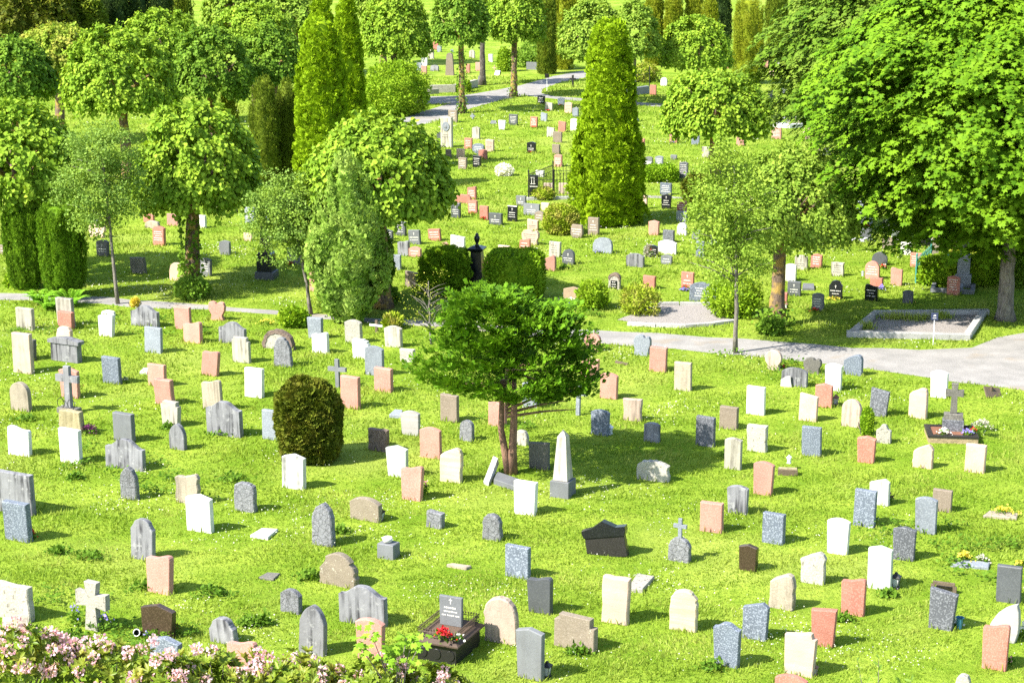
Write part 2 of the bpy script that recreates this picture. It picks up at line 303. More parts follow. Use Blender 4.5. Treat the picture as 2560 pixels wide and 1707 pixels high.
# ------------------------------------------------------------------ gravestones
STONE_ROT = R(-26)
rng = random.Random(5)
def ss(t): t = max(0, min(1, t)); return t * t * (3 - 2 * t)
def outline(shape, w, h, tap=1.0, rough=0.0, seed=1):
    """front outline, counter-clockwise from bottom left; tap = bottom width / top width"""
    a = w / 2; N = 16; rr = random.Random(seed)
    def top(fn, k=N): return [(a - 2 * a * i / k, fn(1 - 2 * i / k)) for i in range(k + 1)]   # right to left, u in 1..-1
    if shape == 'rect': t = [(a, h), (-a, h)]
    elif shape == 'slant': t = [(a, h), (-a, h - .10 * w)]
    elif shape == 'slantl': t = [(a, h - .10 * w), (-a, h)]
    elif shape == 'arch': t = top(lambda u: h - .13 * w * u * u)
    elif shape == 'low': t = top(lambda u: h - .2 * h * abs(u) ** 2.4)
    elif shape == 'round': r_ = min(a, h * .8); t = [(a * math.cos(math.pi * i / N), h - r_ + r_ * math.sin(math.pi * i / N)) for i in range(N + 1)]
    elif shape == 'gothic': t = top(lambda u: h - .85 * w * (1 - math.sqrt(max(0, 1 - (abs(u) * .92) ** 2 * 1.0))) - .10 * w * abs(u) ** .9)
    elif shape == 'peak': t = [(a, h - .13 * w), (0, h), (-a, h - .13 * w)]
    elif shape == 'peakr': t = [(a, h - .16 * w), (.55 * a, h), (-a, h - .24 * w)]
    elif shape == 'wave': t = [(a, h - .14 * w), (.97 * a, h - .05 * w), (.86 * a, h)] + [(a * u, h - .13 * w * ss((.7 - u) / 1.1)) for u in (.6, .45, .3, .1, -.1, -.3, -.5, -.75)] + [(-.93 * a, h - .14 * w), (-a, h - .2 * w)]
    elif shape == 'wavel': t = [(-x, z) for x, z in outline('wave', w, h)[2:][::-1]]
    elif shape == 'camel': t = [(a, h - .2 * w), (.96 * a, h - .2 * w)] + [(a * u, h - .2 * w * ss((abs(u) - .12) / .8)) for u in (.85, .7, .55, .4, .25, .1, 0, -.1, -.25, -.4, -.55, -.7, -.85)] + [(-.96 * a, h - .2 * w), (-a, h - .2 * w)]
    elif shape == 'shoulder':
        s = .72 * a; z0 = h - .34 * w
        t = [(a, z0 - .06 * w), (.84 * a, z0 + .03 * w), (.80 * a, z0 + .08 * w)] + [(s * math.cos(math.pi * i / 12), z0 + .12 * w + (.22 * w) * math.sin(math.pi * i / 12)) for i in range(13)] + [(-.80 * a, z0 + .08 * w), (-.84 * a, z0 + .03 * w), (-a, z0 - .06 * w)]
    elif shape == 'step': t = [(a, h - .2 * w), (.78 * a, h - .2 * w), (.78 * a, h), (-.78 * a, h), (-.78 * a, h - .12 * w), (-a, h - .14 * w)]
    elif shape == 'stepr': t = [(a, h - .34 * w), (.88 * a, h - .34 * w), (.86 * a, h - .2 * w), (.7 * a, h - .2 * w), (.68 * a, h - .06 * w), (.35 * a, h - .05 * w), (.3 * a, h), (-a, h)]
    elif shape == 'baroque': t = [(a, h - .42 * w)] + [(a * u, h - .36 * w * ss((abs(u) - .2) / .55)) for u in (.8, .62, .5, .4, .3, .15, 0, -.15, -.3, -.4, -.5, -.62, -.8)] + [(-a, h - .42 * w)]
    elif shape == 'barrel': t = [(a * .8, h), (-a * .8, h)]
    elif shape == 'side': t = [(a, h - .25 * w), (.85 * a, h - .08 * w), (.6 * a, h), (.3 * a, h - .02 * w), (-.2 * a, h - .14 * w), (-.7 * a, h - .26 * w), (-a, h - .38 * w)]
    elif shape == 'boulder': t = [(a, .55 * h), (.9 * a, .8 * h), (.6 * a, .96 * h), (.1 * a, h), (-.4 * a, .97 * h), (-.8 * a, .84 * h), (-a, .55 * h)]
    elif shape == 'notch': t = [(a, h - .18 * w), (.78 * a, h - .17 * w), (.7 * a, h - .02 * w), (.5 * a, h), (.1 * a, h - .06 * w), (-a, h - .16 * w)]
    elif shape == 'heart':
        pts = []
        for i in range(25):
            th = math.pi * 2 * i / 24 - math.pi / 2; s = math.sin(th)
            x = 16 * math.sin(th + math.pi / 2 - math.pi / 2 + math.pi / 2) if False else 0
        t = [(.62 * a, .30 * h), (.93 * a, .55 * h), (a, .78 * h), (.85 * a, .95 * h), (.5 * a, h), (.18 * a, .95 * h), (0, .86 * h), (-.18 * a, .95 * h), (-.5 * a, h), (-.85 * a, .95 * h), (-a, .78 * h), (-.93 * a, .55 * h), (-.62 * a, .30 * h)]
        return [(-.85 * a, 0), (.85 * a, 0), (.75 * a, .12 * h)] + t + [(-.75 * a, .12 * h)]
    elif shape == 'twin':
        t = [(.8 * a, .34 * h), (a, .55 * h), (a, .78 * h), (.82 * a, .93 * h), (.55 * a, .95 * h), (.33 * a, .86 * h), (.1 * a, .97 * h), (-.3 * a, h), (-.75 * a, .93 * h), (-a, .74 * h), (-.98 * a, .5 * h), (-.85 * a, .3 * h)]
        return [(-.95 * a, 0), (.85 * a, 0)] + t
    elif shape == 'spade':
        t = [(.62 * a, .28 * h), (.92 * a, .45 * h)] + [(a * math.cos(math.pi * i / 12), .62 * h + .38 * h * math.sin(math.pi * i / 12)) for i in range(13)] + [(-.92 * a, .45 * h), (-.62 * a, .28 * h)]
        return [(-.95 * a, 0), (.95 * a, 0), (.75 * a, .13 * h)] + t + [(-.75 * a, .13 * h)]
    elif shape == 'leaf':
        return [(-.7 * a, 0), (.75 * a, 0), (.97 * a, .3 * h), (a, .55 * h), (.95 * a, .8 * h), (.8 * a, h), (.45 * a, .95 * h), (0, .86 * h), (-.5 * a, .7 * h), (-.85 * a, .5 * h), (-a, .36 * h), (-.9 * a, .16 * h)]
    else: raise KeyError(shape)
    if shape == 'barrel':
        rt = [(a * .72, 0), (a, .35 * h), (a * .97, .7 * h)]; lf = [(-a * .97, .7 * h), (-a, .35 * h), (-a * .72, 0)]
        pts = rt + t + lf; pts = pts[-1:] + pts[:-1]
        return pts
    b = a * tap
    pts = [(-b, 0), (b, 0)]
    if rough > 0:
        zr, zl = t[0][1], t[-1][1]
        pts += [(b + (a - b) * k / 5, zr * k / 5) for k in range(1, 5)] + t + [(-(b + (a - b) * k / 5), zl * k / 5) for k in range(4, 0, -1)]
        if len(t) == 2: pts[6:8] = [(a, h), (a * .6, h), (a * .2, h), (-a * .2, h), (-a * .6, h), (-a, h)]
        q = rough * w * .028
        pts = [p if p[1] == 0 else (p[0] + rr.uniform(-q, q), p[1] + rr.uniform(-q, q * .3)) for p in pts]
    else: pts += t
    return pts
def rough_face(me, amt, seed):
    pass
def letters(parent, w, h, t, mat, seed, cross=False, z1=.9, z0=.3, rows=None):
    """illegible worn lines of carved lettering on the face that looks at the path"""
    rr = random.Random(seed); mb = MB(); y = -t / 2 - .002
    def bar(x0, x1, za, zb): mb.add([(x0, y, za), (x1, y, za), (x1, y, zb), (x0, y, zb)], [(0, 1, 2, 3)])
    top = h * z1
    if cross:
        bar(-.008, .008, top - .12, top); bar(-.035, .035, top - .045, top - .03); top -= .16
    n = rows or max(2, int((top - h * z0) / .085))
    for i in range(n):
        z = top - (i + .5) * (top - h * z0) / n; L = w * rr.uniform(.5, .78); x = -L / 2; s = .032 if i % 3 == 0 else .024
        while x < L / 2:
            d = rr.uniform(.02, .055); bar(x, min(x + d, L / 2), z - s / 2, z + s / 2); x += d + rr.choice((.010, .012, .03))
    return mb.build('lettering', mat, parent)
SHAPEW = dict(rect='square-topped', slant='slant-topped', slantl='slant-topped', arch='arch-topped', low='low wide', round='round-topped', gothic='pointed-arch', peak='gable-topped', peakr='skew-gabled', wave='wave-topped', wavel='wave-topped', camel='hump-topped', shoulder='shouldered', step='step-shouldered', stepr='stepped', baroque='curl-shouldered', barrel='barrel-shaped', side='lopsided', boulder='boulder-shaped', notch='notched', heart='heart-shaped', twin='twin-lobed', spade='spade-shaped', leaf='leaf-shaped')
MATW = dict(pk='salmon pink', rd='red granite', pc='pale pink', pt='stained pinkish', wh='white marble', ws='streaked white', mt='mint white', cr='stained cream', cl='lichened cream', be='weathered beige', br='brown stone', bl='lichen-spotted brown', gb='blue-grey granite', gl='light grey', gd='dark granite', gs='plain grey', dg='dark grey', bk='polished black', bn='polished brown', bw='black', sm='streaky grey marble', sl='cracked slate', mo='mossy', dl='dark lichened', bd='banded pink', bc='banded cream', pg='pale banded marble', tn='tan', rb='rough dark brown')
STONES = '''
10 157 293 1262 1462 rect cr
10 530 668 1170 1425 rect cr
10 532 660 1297 1455 rect rd
10 517 645 1430 1590 boulder pc r1
10 930 1040 1283 1330 boulder wh
10 900 1035 1315 1520 wave wh w.86
10 1208 1435 1240 1430 camel sm
10 1330 1470 1440 1672 rect gl
10 1608 1742 1250 1455 rect pk
10 1918 2060 1200 1372 heart pk
10 1683 1838 1388 1578 wave pk
10 2010 2240 1392 1588 camel sm
20 2135 2288 -40 192 step cr
A 35 77 834 933 rect pt w1.04
A 48 84 848 900 rect dl
11 477 603 1350 1540 rect gl w.9
A 780 819 831 883 wave wh
A 660 729 826 873 round cl r1 kd
11 818 960 1372 1578 arch cl
A 882 925 849 897 stepr wh r1 w1.05
A 962 1002 816 868 arch cr w.94
A 687 726 843 917 gothic sl r1 l-4 w1.1
20 945 1097 143 385 rect gb
20 1357 1510 213 410 rect pk
20 1422 1583 347 580 slant pk r1
20 1480 1640 553 780 step cr w.86
20 1843 1985 78 312 wave pk l8
20 1865 2030 352 630 wave be
A 612 653 922 993 rect wh
20 103 265 375 635 round be
20 557 720 240 515 peak pk w.9
20 553 738 633 840 slantl mo r1 w1.12
20 553 733 805 1115 rect wh w.96
20 82 258 785 1045 wavel wh
20 1045 1213 660 920 rect gs
20 978 1298 900 1170 camel sm
20 1557 1690 755 990 gothic sm
20 1903 2200 553 865 camel sm
21 58 215 635 900 rect gl
20 1110 1250 1150 1447 gothic sl r1 w1.05
20 1617 1815 1213 1485 wave be r1
A 468 526 1237 1329 peak wh
20 2157 2325 1295 1560 arch sl r1 w1.06
20 -170 275 1190 1560 rect sm w1.02
A 14 70 1256 1352 rect gb
21 1000 1160 42 310 arch gl
21 1083 1240 245 460 rect pk
21 777 938 322 615 rect pk
21 1320 1440 70 190 rect cl r1
21 1332 1498 642 858 arch pg l-3 w.9
21 1690 1848 490 735 rect br
21 2130 2285 565 775 rect pk
22 15 135 815 950 boulder cl r1
21 1028 1195 805 1005 rect rb r1
21 1200 1388 957 1240 peak mt w.88
21 1506 1685 793 1068 arch pk
21 1865 1983 727 912 round sl
21 1690 1870 978 1290 side bc r1 w1.05
21 240 430 1040 1350 peak ws
21 1325 1518 1147 1455 wave pk w.86
A 875 948 1246 1301 low bl
A 780 828 1261 1365 gothic sl r1 w1.04
A 1459 1498 834 878 spade pk
A 1583 1625 838 889 twin gl
22 1257 1405 55 275 rect pk
22 630 782 160 357 slant pk
22 803 955 293 523 arch pk
22 1487 1638 193 450 rect be
22 718 878 632 860 arch gb w.92
22 1018 1183 527 727 rect pt r1 w.92
22 1207 1343 750 922 arch sm
22 90 233 390 606 rect gl
22 1682 1848 693 960 rect gd
22 1900 2060 603 803 rect br
22 2148 2310 417 670 rect wh
22 2153 2330 770 1010 rect cl r1
22 1945 2093 887 1172 arch cr
22 155 332 920 1170 slant dl w.98
22 1142 1425 1095 1278 low cl r1
A 1880 1930 1156 1237 arch pk w.88
A 1817 1868 1215 1285 arch sm w.88
A 1749 1803 1258 1330 rect pk
A 1283 1337 1206 1287 rect wh w.92
A 1911 1952 876 925 spade pt
23 320 478 153 292 twin dl r1
23 519 668 207 450 arch wh w.9
23 691 858 118 308 side gb
23 120 348 247 412 low sm
23 428 578 390 605 peak rd
23 278 440 483 728 slantl pc l2
23 671 842 537 782 round pt
23 918 1082 437 685 slantl gd l4 w.92
23 1286 1445 430 705 side bd r1 w1.03
23 1487 1640 272 515 arch wh l-2 w.93
23 307 478 785 1050 rect gb
23 811 976 870 1112 peak rd w.87
23 990 1120 765 932 baroque cl
23 1326 1500 947 1160 side pc r1 w1.04
23 1801 1980 950 1203 rect pc r1
23 928 1104 1262 1498 peakr ws
A 2132 2184 1227 1316 rect gb
A 2286 2339 1244 1334 arch gl w.92
23 1502 1672 1365 1560 rect br
30 1203 1395 70 437 shoulder sm w.97
30 1343 1560 403 745 wave pk w.9
30 -60 262 668 982 rect cl r1
30 1297 1578 858 1145 peak bn w.9
30 1932 2150 980 1205 shoulder sm l-6
30 1385 1640 1155 1450 peak gb
30 2080 2340 1187 1460 wave pk
31 887 970 0 83 rect sl r1 l4
31 1187 1280 12 148 round sl r1
31 332 520 222 388 shoulder bl r1
31 126 225 410 528 low sl
31 223 352 493 745 gothic sm l3 w1.03
31 440 670 393 590 camel sm
31 527 665 562 775 arch pk w.9
A 1212 1290 1493 1607 round pt r1 w1.04
A 1262 1321 1366 1444 rect gb
32 -42 0 400 401 skip
32 1185 1281 175 308 peak bn w.9
32 80 206 340 530 wave dg w.9
32 467 602 345 585 rect bd r1
32 823 960 412 623 round bc r1
32 215 432 550 720 step bl
32 20 163 610 875 peak gs w.9
32 1052 1190 583 810 camel gb w.88
32 1202 1333 477 668 peakr gb w.93
A 1904 1957 1286 1359 rect gb
33 303 418 40 220 arch wh w.88
33 650 766 83 253 peak gd w.9
33 167 292 210 375 side cl r1 w.95
33 519 641 183 405 peak mt
33 3 128 325 508 side be r1 w1.03
33 378 503 350 540 wave rd w.93
33 218 347 507 705 slant rd w.83
33 830 972 410 615 slantl gd l2 w.84
33 1195 1319 287 475 rect dg
33 1158 1310 482 678 leaf pg
33 1115 1250 595 827 wave rd w.9
33 75 240 632 855 notch bd w.9
33 30 195 862 1010 arch rd
33 975 1052 857 975 boulder cl
#back
11 1790 1868 297 433 rect dg tc
11 1830 1965 217 300 boulder rd r1
11 1940 2015 145 265 wave rd t
11 1947 2030 270 398 arch rd l-3 t
11 2052 2130 325 450 rect rd
11 2137 2255 392 497 rect dg tc
A 1268 1291 515 554 rect bk tc
11 1275 1368 470 597 rect dg t
11 1145 1247 540 662 peak dg t
11 1118 1185 508 640 rect dg
11 1405 1503 547 675 rect gs l-5 tc
11 1585 1693 537 642 rect rd l-7 t
11 1785 1907 595 735 slantl wh tc
11 1300 1400 643 780 wave sm
11 1402 1505 700 790 low pk t
11 1215 1321 772 910 rect gl
11 1367 1488 925 1070 slantl br
11 2218 2320 688 790 rect pc
11 2105 2172 790 910 rect pk
11 288 388 710 862 rect gs t
11 492 600 940 1110 rect pk
11 1655 1730 235 350 gothic wh
11 1580 1625 355 440 rect pc
12 215 290 0 58 rect wh
12 37 123 232 325 rect gs tc
12 103 248 305 410 rect gs tc
12 265 335 297 370 rect pc
12 207 285 373 460 low br t
12 140 235 447 548 slantl pc tc
12 85 243 543 680 twin pc t
12 68 160 625 725 wave rd t
12 337 437 655 790 rect cr t
12 458 563 725 862 round dg tc
12 287 393 778 918 side pk w.95
12 697 792 432 592 rect br tc
12 535 643 498 617 barrel br t
12 738 915 617 757 boulder gl
12 1045 1203 762 882 low sm
12 883 985 945 1087 round cl kd
12 1198 1308 968 1085 rect rd
12 470 640 1068 1205 peak tn
12 1550 1662 932 1082 rect rd tc
12 1627 1880 1028 1203 low gb t
12 1250 1343 458 592 peak pk w.95
12 1383 1480 548 660 rect gd
12 1507 1598 375 475 rect gl tc
12 1512 1597 280 380 wave rd t
12 1357 1457 115 222 rect gb t
12 1367 1455 215 352 peak bk tc w.9
12 1232 1332 685 790 arch bk t
12 1338 1503 640 765 arch wh
12 1512 1600 480 592 boulder wh
12 1633 1697 305 362 slantl gs
12 1650 1725 545 632 arch gs
A 1698 1718 405 446 peak gd t
12 1203 1235 225 352 rect pc
12 1365 1462 775 860 arch gs t
12 1685 1758 650 800 rect gb
12 1795 1890 598 690 rect gl
13 807 873 280 390 arch gl t
13 845 950 392 505 rect gl t
13 842 938 522 650 wave dg
13 1047 1112 455 555 rect cr
13 1130 1205 530 668 rect wh
13 1047 1138 612 717 arch br t
13 1217 1312 660 772 rect wh
13 950 1088 748 868 round dg
13 245 357 778 908 arch cr tc
13 388 487 765 892 peak rd t
13 158 250 857 1015 arch wh
13 577 687 843 968 slantl cr r1 t
13 888 1017 832 995 round pk t
13 937 1050 988 1085 rect rd l-3
13 1122 1227 893 1055 wavel pk w.92
13 1303 1400 757 885 rect rd t
13 557 675 1007 1180 shoulder bk tc
13 177 293 1018 1148 rect dg tc
13 402 503 1127 1288 arch gs td
13 885 1000 1047 1192 wavel bk t
13 1233 1322 1100 1218 arch dg
13 1640 1750 968 1140 peak rd t
13 1622 1720 598 735 round pc
13 140 170 1120 1215 rect rd
10 888 985 638 785 arch dg tc
10 1403 1503 513 687 arch rd t
10 1207 1330 797 945 slantl dl r1 l-4
10 1557 1672 845 1010 boulder pc
10 1835 1930 805 967 arch gs t
10 2015 2103 643 772 arch gs
10 1825 1882 412 527 rect wh t
10 1533 1627 400 505 rect pk
10 1318 1407 398 475 arch rd
10 1330 1450 460 530 boulder be r1
10 812 962 487 612 twin pc
10 0 80 675 768 slant br t
10 1907 1998 205 332 rect gs
10 1240 1320 205 290 arch gs
10 2247 2330 338 482 rect gl t
10 2235 2310 575 645 rect pc
10 1535 1600 190 260 rect pc
10 395 500 190 240 rect pc
10 830 900 440 500 rect gl
01 1623 1672 367 460 arch rd
01 1660 1697 420 482 arch gl
01 1583 1630 460 545 arch cr
01 1513 1570 525 603 rect wh
01 1473 1520 577 655 arch gl
01 1515 1563 605 688 rect pk
01 1598 1673 600 657 low sm
01 1955 2005 460 540 round cr
01 1927 1960 590 672 rect rd
01 2013 2063 575 653 rect pk
01 2135 2170 500 572 rect wh
01 2240 2297 553 620 arch gl
01 2035 2080 690 765 boulder gs
01 1765 1845 1015 1125 rect br t
01 1660 1705 1217 1305 round dg
01 2222 2287 1107 1195 rect wh w.72
01 1982 2048 1168 1278 arch cr
01 1912 1978 1270 1370 rect rd t
01 1985 2087 1320 1405 low gb t
01 2105 2177 1285 1393 rect pc t
01 2043 2115 1373 1465 peak rd
01 1987 2060 1432 1538 rect bk t
01 1855 1930 1450 1553 rect br t
01 1840 1907 1370 1455 rect pc
01 1740 1783 1375 1452 rect br
02 232 298 882 957 rect bk t
02 418 477 898 973 peak wh
02 302 367 940 1020 slantl cr
02 480 545 940 1043 arch pc t
02 553 605 990 1075 arch gl
02 262 317 1035 1115 wavel gl
02 -30 45 1052 1153 rect dg t
02 165 228 1075 1175 rect rd t
02 422 487 1115 1216 slantl rd
02 535 592 1090 1203 arch wh
02 318 383 1170 1260 slantl cr
02 375 453 1213 1313 rect br
02 367 435 1328 1418 rect br
02 385 453 1420 1533 arch pk t
02 135 213 1305 1408 arch bk tc
02 1147 1213 1275 1352 rect rd t
02 1443 1513 1225 1318 rect rd t
02 1440 1510 1160 1228 rect gs
02 1645 1715 1240 1333 arch gb
02 1743 1807 1350 1448 rect cr
02 1217 1285 1440 1512 arch gs
02 1315 1383 1433 1513 arch gl t
02 1453 1508 1425 1468 rect gs
02 1140 1275 1482 1575 rect wh
02 2195 2260 1175 1278 rect wh
02 1362 1420 713 793 round wh
02 1263 1318 783 878 rect rd
02 1953 1997 565 633 rect rd
02 1925 1953 500 562 rect gl
02 2290 2350 555 622 rect pk
02 2058 2130 1262 1340 rect pk
03 95 162 1080 1172 rect gl t
03 32 117 1175 1278 rect pk t
03 318 392 1165 1280 barrel pc t
03 503 567 1362 1443 rect dg
03 115 170 795 868 rect gl
03 0 42 835 912 rect dg
03 10 52 640 707 rect pc
03 345 400 940 1005 rect pc
03 420 470 1370 1430 rect pc
03 860 900 1420 1470 rect pk
03 1075 1115 1330 1400 rect gs
03 60 100 560 610 rect wh
03 880 950 115 150 skip
'''
LANDMARKS = [('round dark yew bush', 708, 1065), ('dark spreading cypress', 1170, 1085), ('pale grey obelisk', 1293, 1137), ('iron-railed grave', 1040, 1510), ('big leaning black monument', 1395, 1265),
 ('cross with flared arms', 215, 1435), ('cross with wreath rings', 160, 940), ('flowerbed with stone cross', 2205, 1015), ('slim grey stone cross', 775, 885), ('narrow white cross', 1328, 945),
 ('feathery light juniper', 800, 738), ('heart-shaped stone', 497, 730), ('twin yew columns', 110, 680), ('ivy-grown lime trunk', 440, 650), ('black urn monument', 1095, 665), ('clipped box hedge', 1180, 685),
 ('big bright thuja', 1395, 515), ('black railed plot', 1265, 460), ('stele with medallion', 1027, 370), ('yellow-mossed lime trunk', 1785, 745), ('kerbed gravel plot', 2100, 780), ('green iron fence', 2200, 650),
 ('big maple trunk', 2310, 735), ('curved thin trunk', 714, 720), ('small cross on slate', 1560, 1285), ('fallen wooden trestle', 2165, 1360), ('wooden trough', 1808, 1085), ('blue flower vase', 2203, 1440),
 ('round yellowing bush', 1290, 540), ('low clipped hedge', 1515, 415), ('ivy trunk by upper path', 1062, 258), ('black obelisk base', 612, 635), ('small gabled cross stone', 1460, 278), ('leaf-shaped stone', 2308, 1500), ('fallen notice board', 2282, 905), ('white stone bench slab', 1850, 275), ('bird in flight', 1980, 570)]
ORD = ['nearest', 'second nearest', 'third nearest', 'fourth nearest', 'fifth nearest', 'sixth nearest']
def parse():
    out = []
    back = False
    for ln in STONES.strip().splitlines():
        if ln.startswith('#'): back = True; continue
        q = ln.split()
        if 'skip' in q: continue
        tl, xl, xr, yt, yb, sh, mt = q[0], *map(float, q[1:5]), q[5], q[6]; o = q[7:]
        x0, y0 = T(tl, xl, yt); x1, y1 = T(tl, xr, yb)
        d = dict(xl=x0, xr=x1, yt=y0, yb=y1, sh=sh, mt=mt, back=back, lean=0, tap=1, rough=0, txt=None, cross=False, kd=False)
        for a in o:
            if a == 'kd': d['kd'] = True
            elif a[0] == 'l': d['lean'] = float(a[1:])
            elif a[0] == 'w': d['tap'] = float(a[1:])
            elif a[0] == 'r': d['rough'] = float(a[1:])
            elif a[0] == 't': d['txt'] = True; d['cross'] = 'c' in a
        out.append(d)
    return out
STN = parse()
def look(d):
    lean = 'leaning ' if abs(d['lean']) >= 4 else ''
    w, h = d['xr'] - d['xl'], d['yb'] - d['yt']
    size = ''
    if not d['sh'] in ('low',) and w > h * 1.05: size = 'broad '
    elif h > 1.75 * w: size = 'tall '
    a = SHAPEW[d['sh']]
    return f"{lean}{size}{MATW[d['mt']]} {a} gravestone"
for d in STN:
    d['cx'] = (d['xl'] + d['xr']) / 2; d['look'] = look(d)
def sector(d, L):
    dx, dy = d['cx'] - L[1] * 1.08844, (d['yb'] - L[2] * 1.08844) * 1.4
    if abs(dx) >= abs(dy): return 'left of' if dx < 0 else 'right of'
    return 'beyond' if dy < 0 else 'in front of'
def dist(d, L): return math.hypot(d['cx'] - L[1] * 1.08844, (d['yb'] - L[2] * 1.08844) * 1.4)
def label_for(d):
    same = [e for e in STN if e['look'] == d['look']]
    best = None
    for L in LANDMARKS:
        if L[0] == 'heart-shaped stone' and d['sh'] == 'heart': continue
        if L[0] == 'leaf-shaped stone' and d['sh'] == 'leaf': continue
        s = sector(d, L); dd = dist(d, L)
        rank = sum(1 for e in same if e is not d and sector(e, L) == s and dist(e, L) < dd)
        sc = dd * (1 + .6 * rank)
        if best is None or sc < best[0]: best = (sc, rank, s, L[0])
    _, rank, s, nm = best
    pre = '' if len(same) == 1 else ORD[min(rank, 5)] + ' '
    return f"{pre}{d['look']} {s} the {nm}"
def lean_mat(o, d): o.rotation_euler = (R(rng.uniform(-2.5, 2.5)), R(d['lean'] + rng.uniform(-1, 1)), STONE_ROT + R(rng.uniform(-4, 4)))
STONE_SPOTS = []
for i, d in enumerate(STN):
    p = gp(d['cx'], d['yb'])
    beta = math.atan2(p.x, p.y)
    a = STONE_ROT
    wm = (d['xr'] - d['xl']) / ppm(p) / math.cos(beta + a)
    h = zat(p, d['yt'])
    if d['lean']: h *= 1.0
    t = .135 + .045 * rng.random() + .02 * (wm > .9)
    if d['rough']: t += .02
    mb = MB(); pts = outline(d['sh'], wm, h + .04, d['tap'], d['rough'], i)
    mb.slab(pts, t, .014 if not d['rough'] else .024)
    o = mb.build('gravestone', MAT[d['mt']])
    off = Vector((math.sin(a), -math.cos(a), 0)) * (-t / 2)
    o.location = p + off + Vector((0, 0, -.04)); lean_mat(o, d)
    far = d['yb'] < 480
    tag(o, label_for(d), 'gravestone', 'gravestones on the far slope' if far else 'gravestones beyond the lower path' if d['back'] else 'gravestones in the near lawn')
    if d['txt']:
        dark = d['mt'] in ('bk', 'dg', 'gs', 'bn', 'br', 'gd', 'rd', 'pk', 'gb', 'gl') and 'td' not in d
        letters(o, wm * min(1, (1 + d['tap']) / 2), h, t, TEXTW if d['mt'] not in ('wh', 'cr', 'pc') else TEXTD, i, d['cross'], .92 if d['sh'] in ('rect', 'slantl', 'peak') else .82, .28)
    if d['kd']:     # dark mossy rim following the arch
        rim = [(x * 1.05, z * 1.03 + .01) for x, z in pts[2:]]; inner = [(x * .84, z * .86) for x, z in pts[2:]]
        m2 = MB(); n = len(rim); yy = -t / 2 - .02
        v = [(x, yy, z) for x, z in rim] + [(x, yy, z) for x, z in inner] + [(x, t / 2, z) for x, z in rim]; f = []
        for q in range(n - 1): f += [(q, q + 1, n + q + 1, n + q), (2 * n + q, 2 * n + q + 1, q + 1, q)]
        m2.add(v, f); m2.build('moss_rim', MAT['rb'], o)
        if d['back']:
            m3 = MB(); m3.box(-.2 * wm * 1.4, .2 * wm * 1.4, -t / 2 - .02, -t / 2, .12 * h, .62 * h); pl = m3.build('plaque', MAT['bk'], o)
            letters(pl, wm * .55, h, t + .045, TEXTW, i, False, .6, .15)
    STONE_SPOTS.append((o.location.x, o.location.y, wm))
# ------------------------------------------------------------------ foliage
def nrm(a): return a / np.maximum(np.linalg.norm(a, axis=-1, keepdims=True), 1e-9)
def lump(P, seed, fr, k=7):
    r = np.random.default_rng(seed); out = np.zeros(len(P))
    for _ in range(k):
        q = r.normal(size=3) * fr; out += np.sin(P @ q + r.uniform(0, 6.28))
    return out / k ** .5
TPL = {   # templates: vertices (u along the tip, v across, w along the normal), faces
 'lime': ([(0, 0, 0), (.25, .42, .06), (.62, .38, .05), (1, 0, -.06), (.62, -.38, .05), (.25, -.42, .06), (.12, .30, .05), (.12, -.30, .05)], [(0, 3, 2, 1, 6), (0, 7, 5, 4, 3)]),
 'maple': ([(0, 0, 0), (-.12, .30, -.04), (.10, .62, -.10), (.32, .30, .0), (.68, .58, -.08), (.66, .2, .02), (1.05, 0, -.1), (.66, -.2, .02), (.68, -.58, -.08), (.32, -.30, 0), (.10, -.62, -.10), (-.12, -.30, -.04)], [(0, 3, 2, 1), (0, 5, 4, 3), (0, 7, 6, 5), (0, 9, 8, 7), (0, 11, 10, 9)]),
 'leaf': ([(0, 0, 0), (.45, .32, .05), (1, 0, -.05), (.45, -.32, .05)], [(0, 2, 1), (0, 3, 2)]),
 'long': ([(0, 0, 0), (.3, .17, .04), (.7, .17, .02), (1, 0, -.10), (.7, -.17, .02), (.3, -.17, .04)], [(0, 3, 2, 1), (0, 5, 4, 3)]),
 'spray': ([(0, 0, 0), (.55, .62, .10), (.66, .40, .05), (.82, .34, .12), (.88, .12, -.02), (1.05, .0, .08), (.86, -.14, -.02), (.80, -.38, .10), (.62, -.42, .03), (.5, -.64, .12)], [(0, 2, 1), (0, 4, 3), (0, 6, 5), (0, 8, 7), (0, 9, 8), (0, 3, 2)]),
 'shoot': ([(0, .10, 0), (0, -.10, 0), (1, .0, .0), (.1, .30, .06), (.6, .42, .12), (.1, -.30, .06), (.6, -.42, .12), (.25, 0, .36), (.75, .02, .36), (.2, .08, .05), (.2, -.08, .05)], [(0, 1, 2), (0, 4, 3), (1, 5, 6), (9, 10, 8), (7, 8, 2)]),
 'petal': ([(0, 0, 0), (.5, .5, .12), (1, .2, .0), (1, -.2, 0), (.5, -.5, .12)], [(0, 2, 1), (0, 3, 2), (0, 4, 3)]),
 'blade': ([(0, .5, 0), (0, -.5, 0), (.55, .38, .10), (.55, -.38, .10), (1, 0, .38)], [(0, 1, 3, 2), (2, 3, 4)]),
}
def place(name, P, U, Nn, S, tpl, mat, parent=None, Sv=None):
    tv, tf = TPL[tpl]; tv = np.array(tv)
    U = nrm(U); V = nrm(np.cross(Nn, U)); W = np.cross(U, V)
    S = np.broadcast_to(S, (len(P),)); Sv = S if Sv is None else np.broadcast_to(Sv, (len(P),))
    X = P[:, None, :] + (tv[None, :, 0, None] * U[:, None, :] * S[:, None, None] + tv[None, :, 1, None] * V[:, None, :] * Sv[:, None, None] + tv[None, :, 2, None] * W[:, None, :] * Sv[:, None, None])
    return np_mesh(name, X, tf, mat, parent)
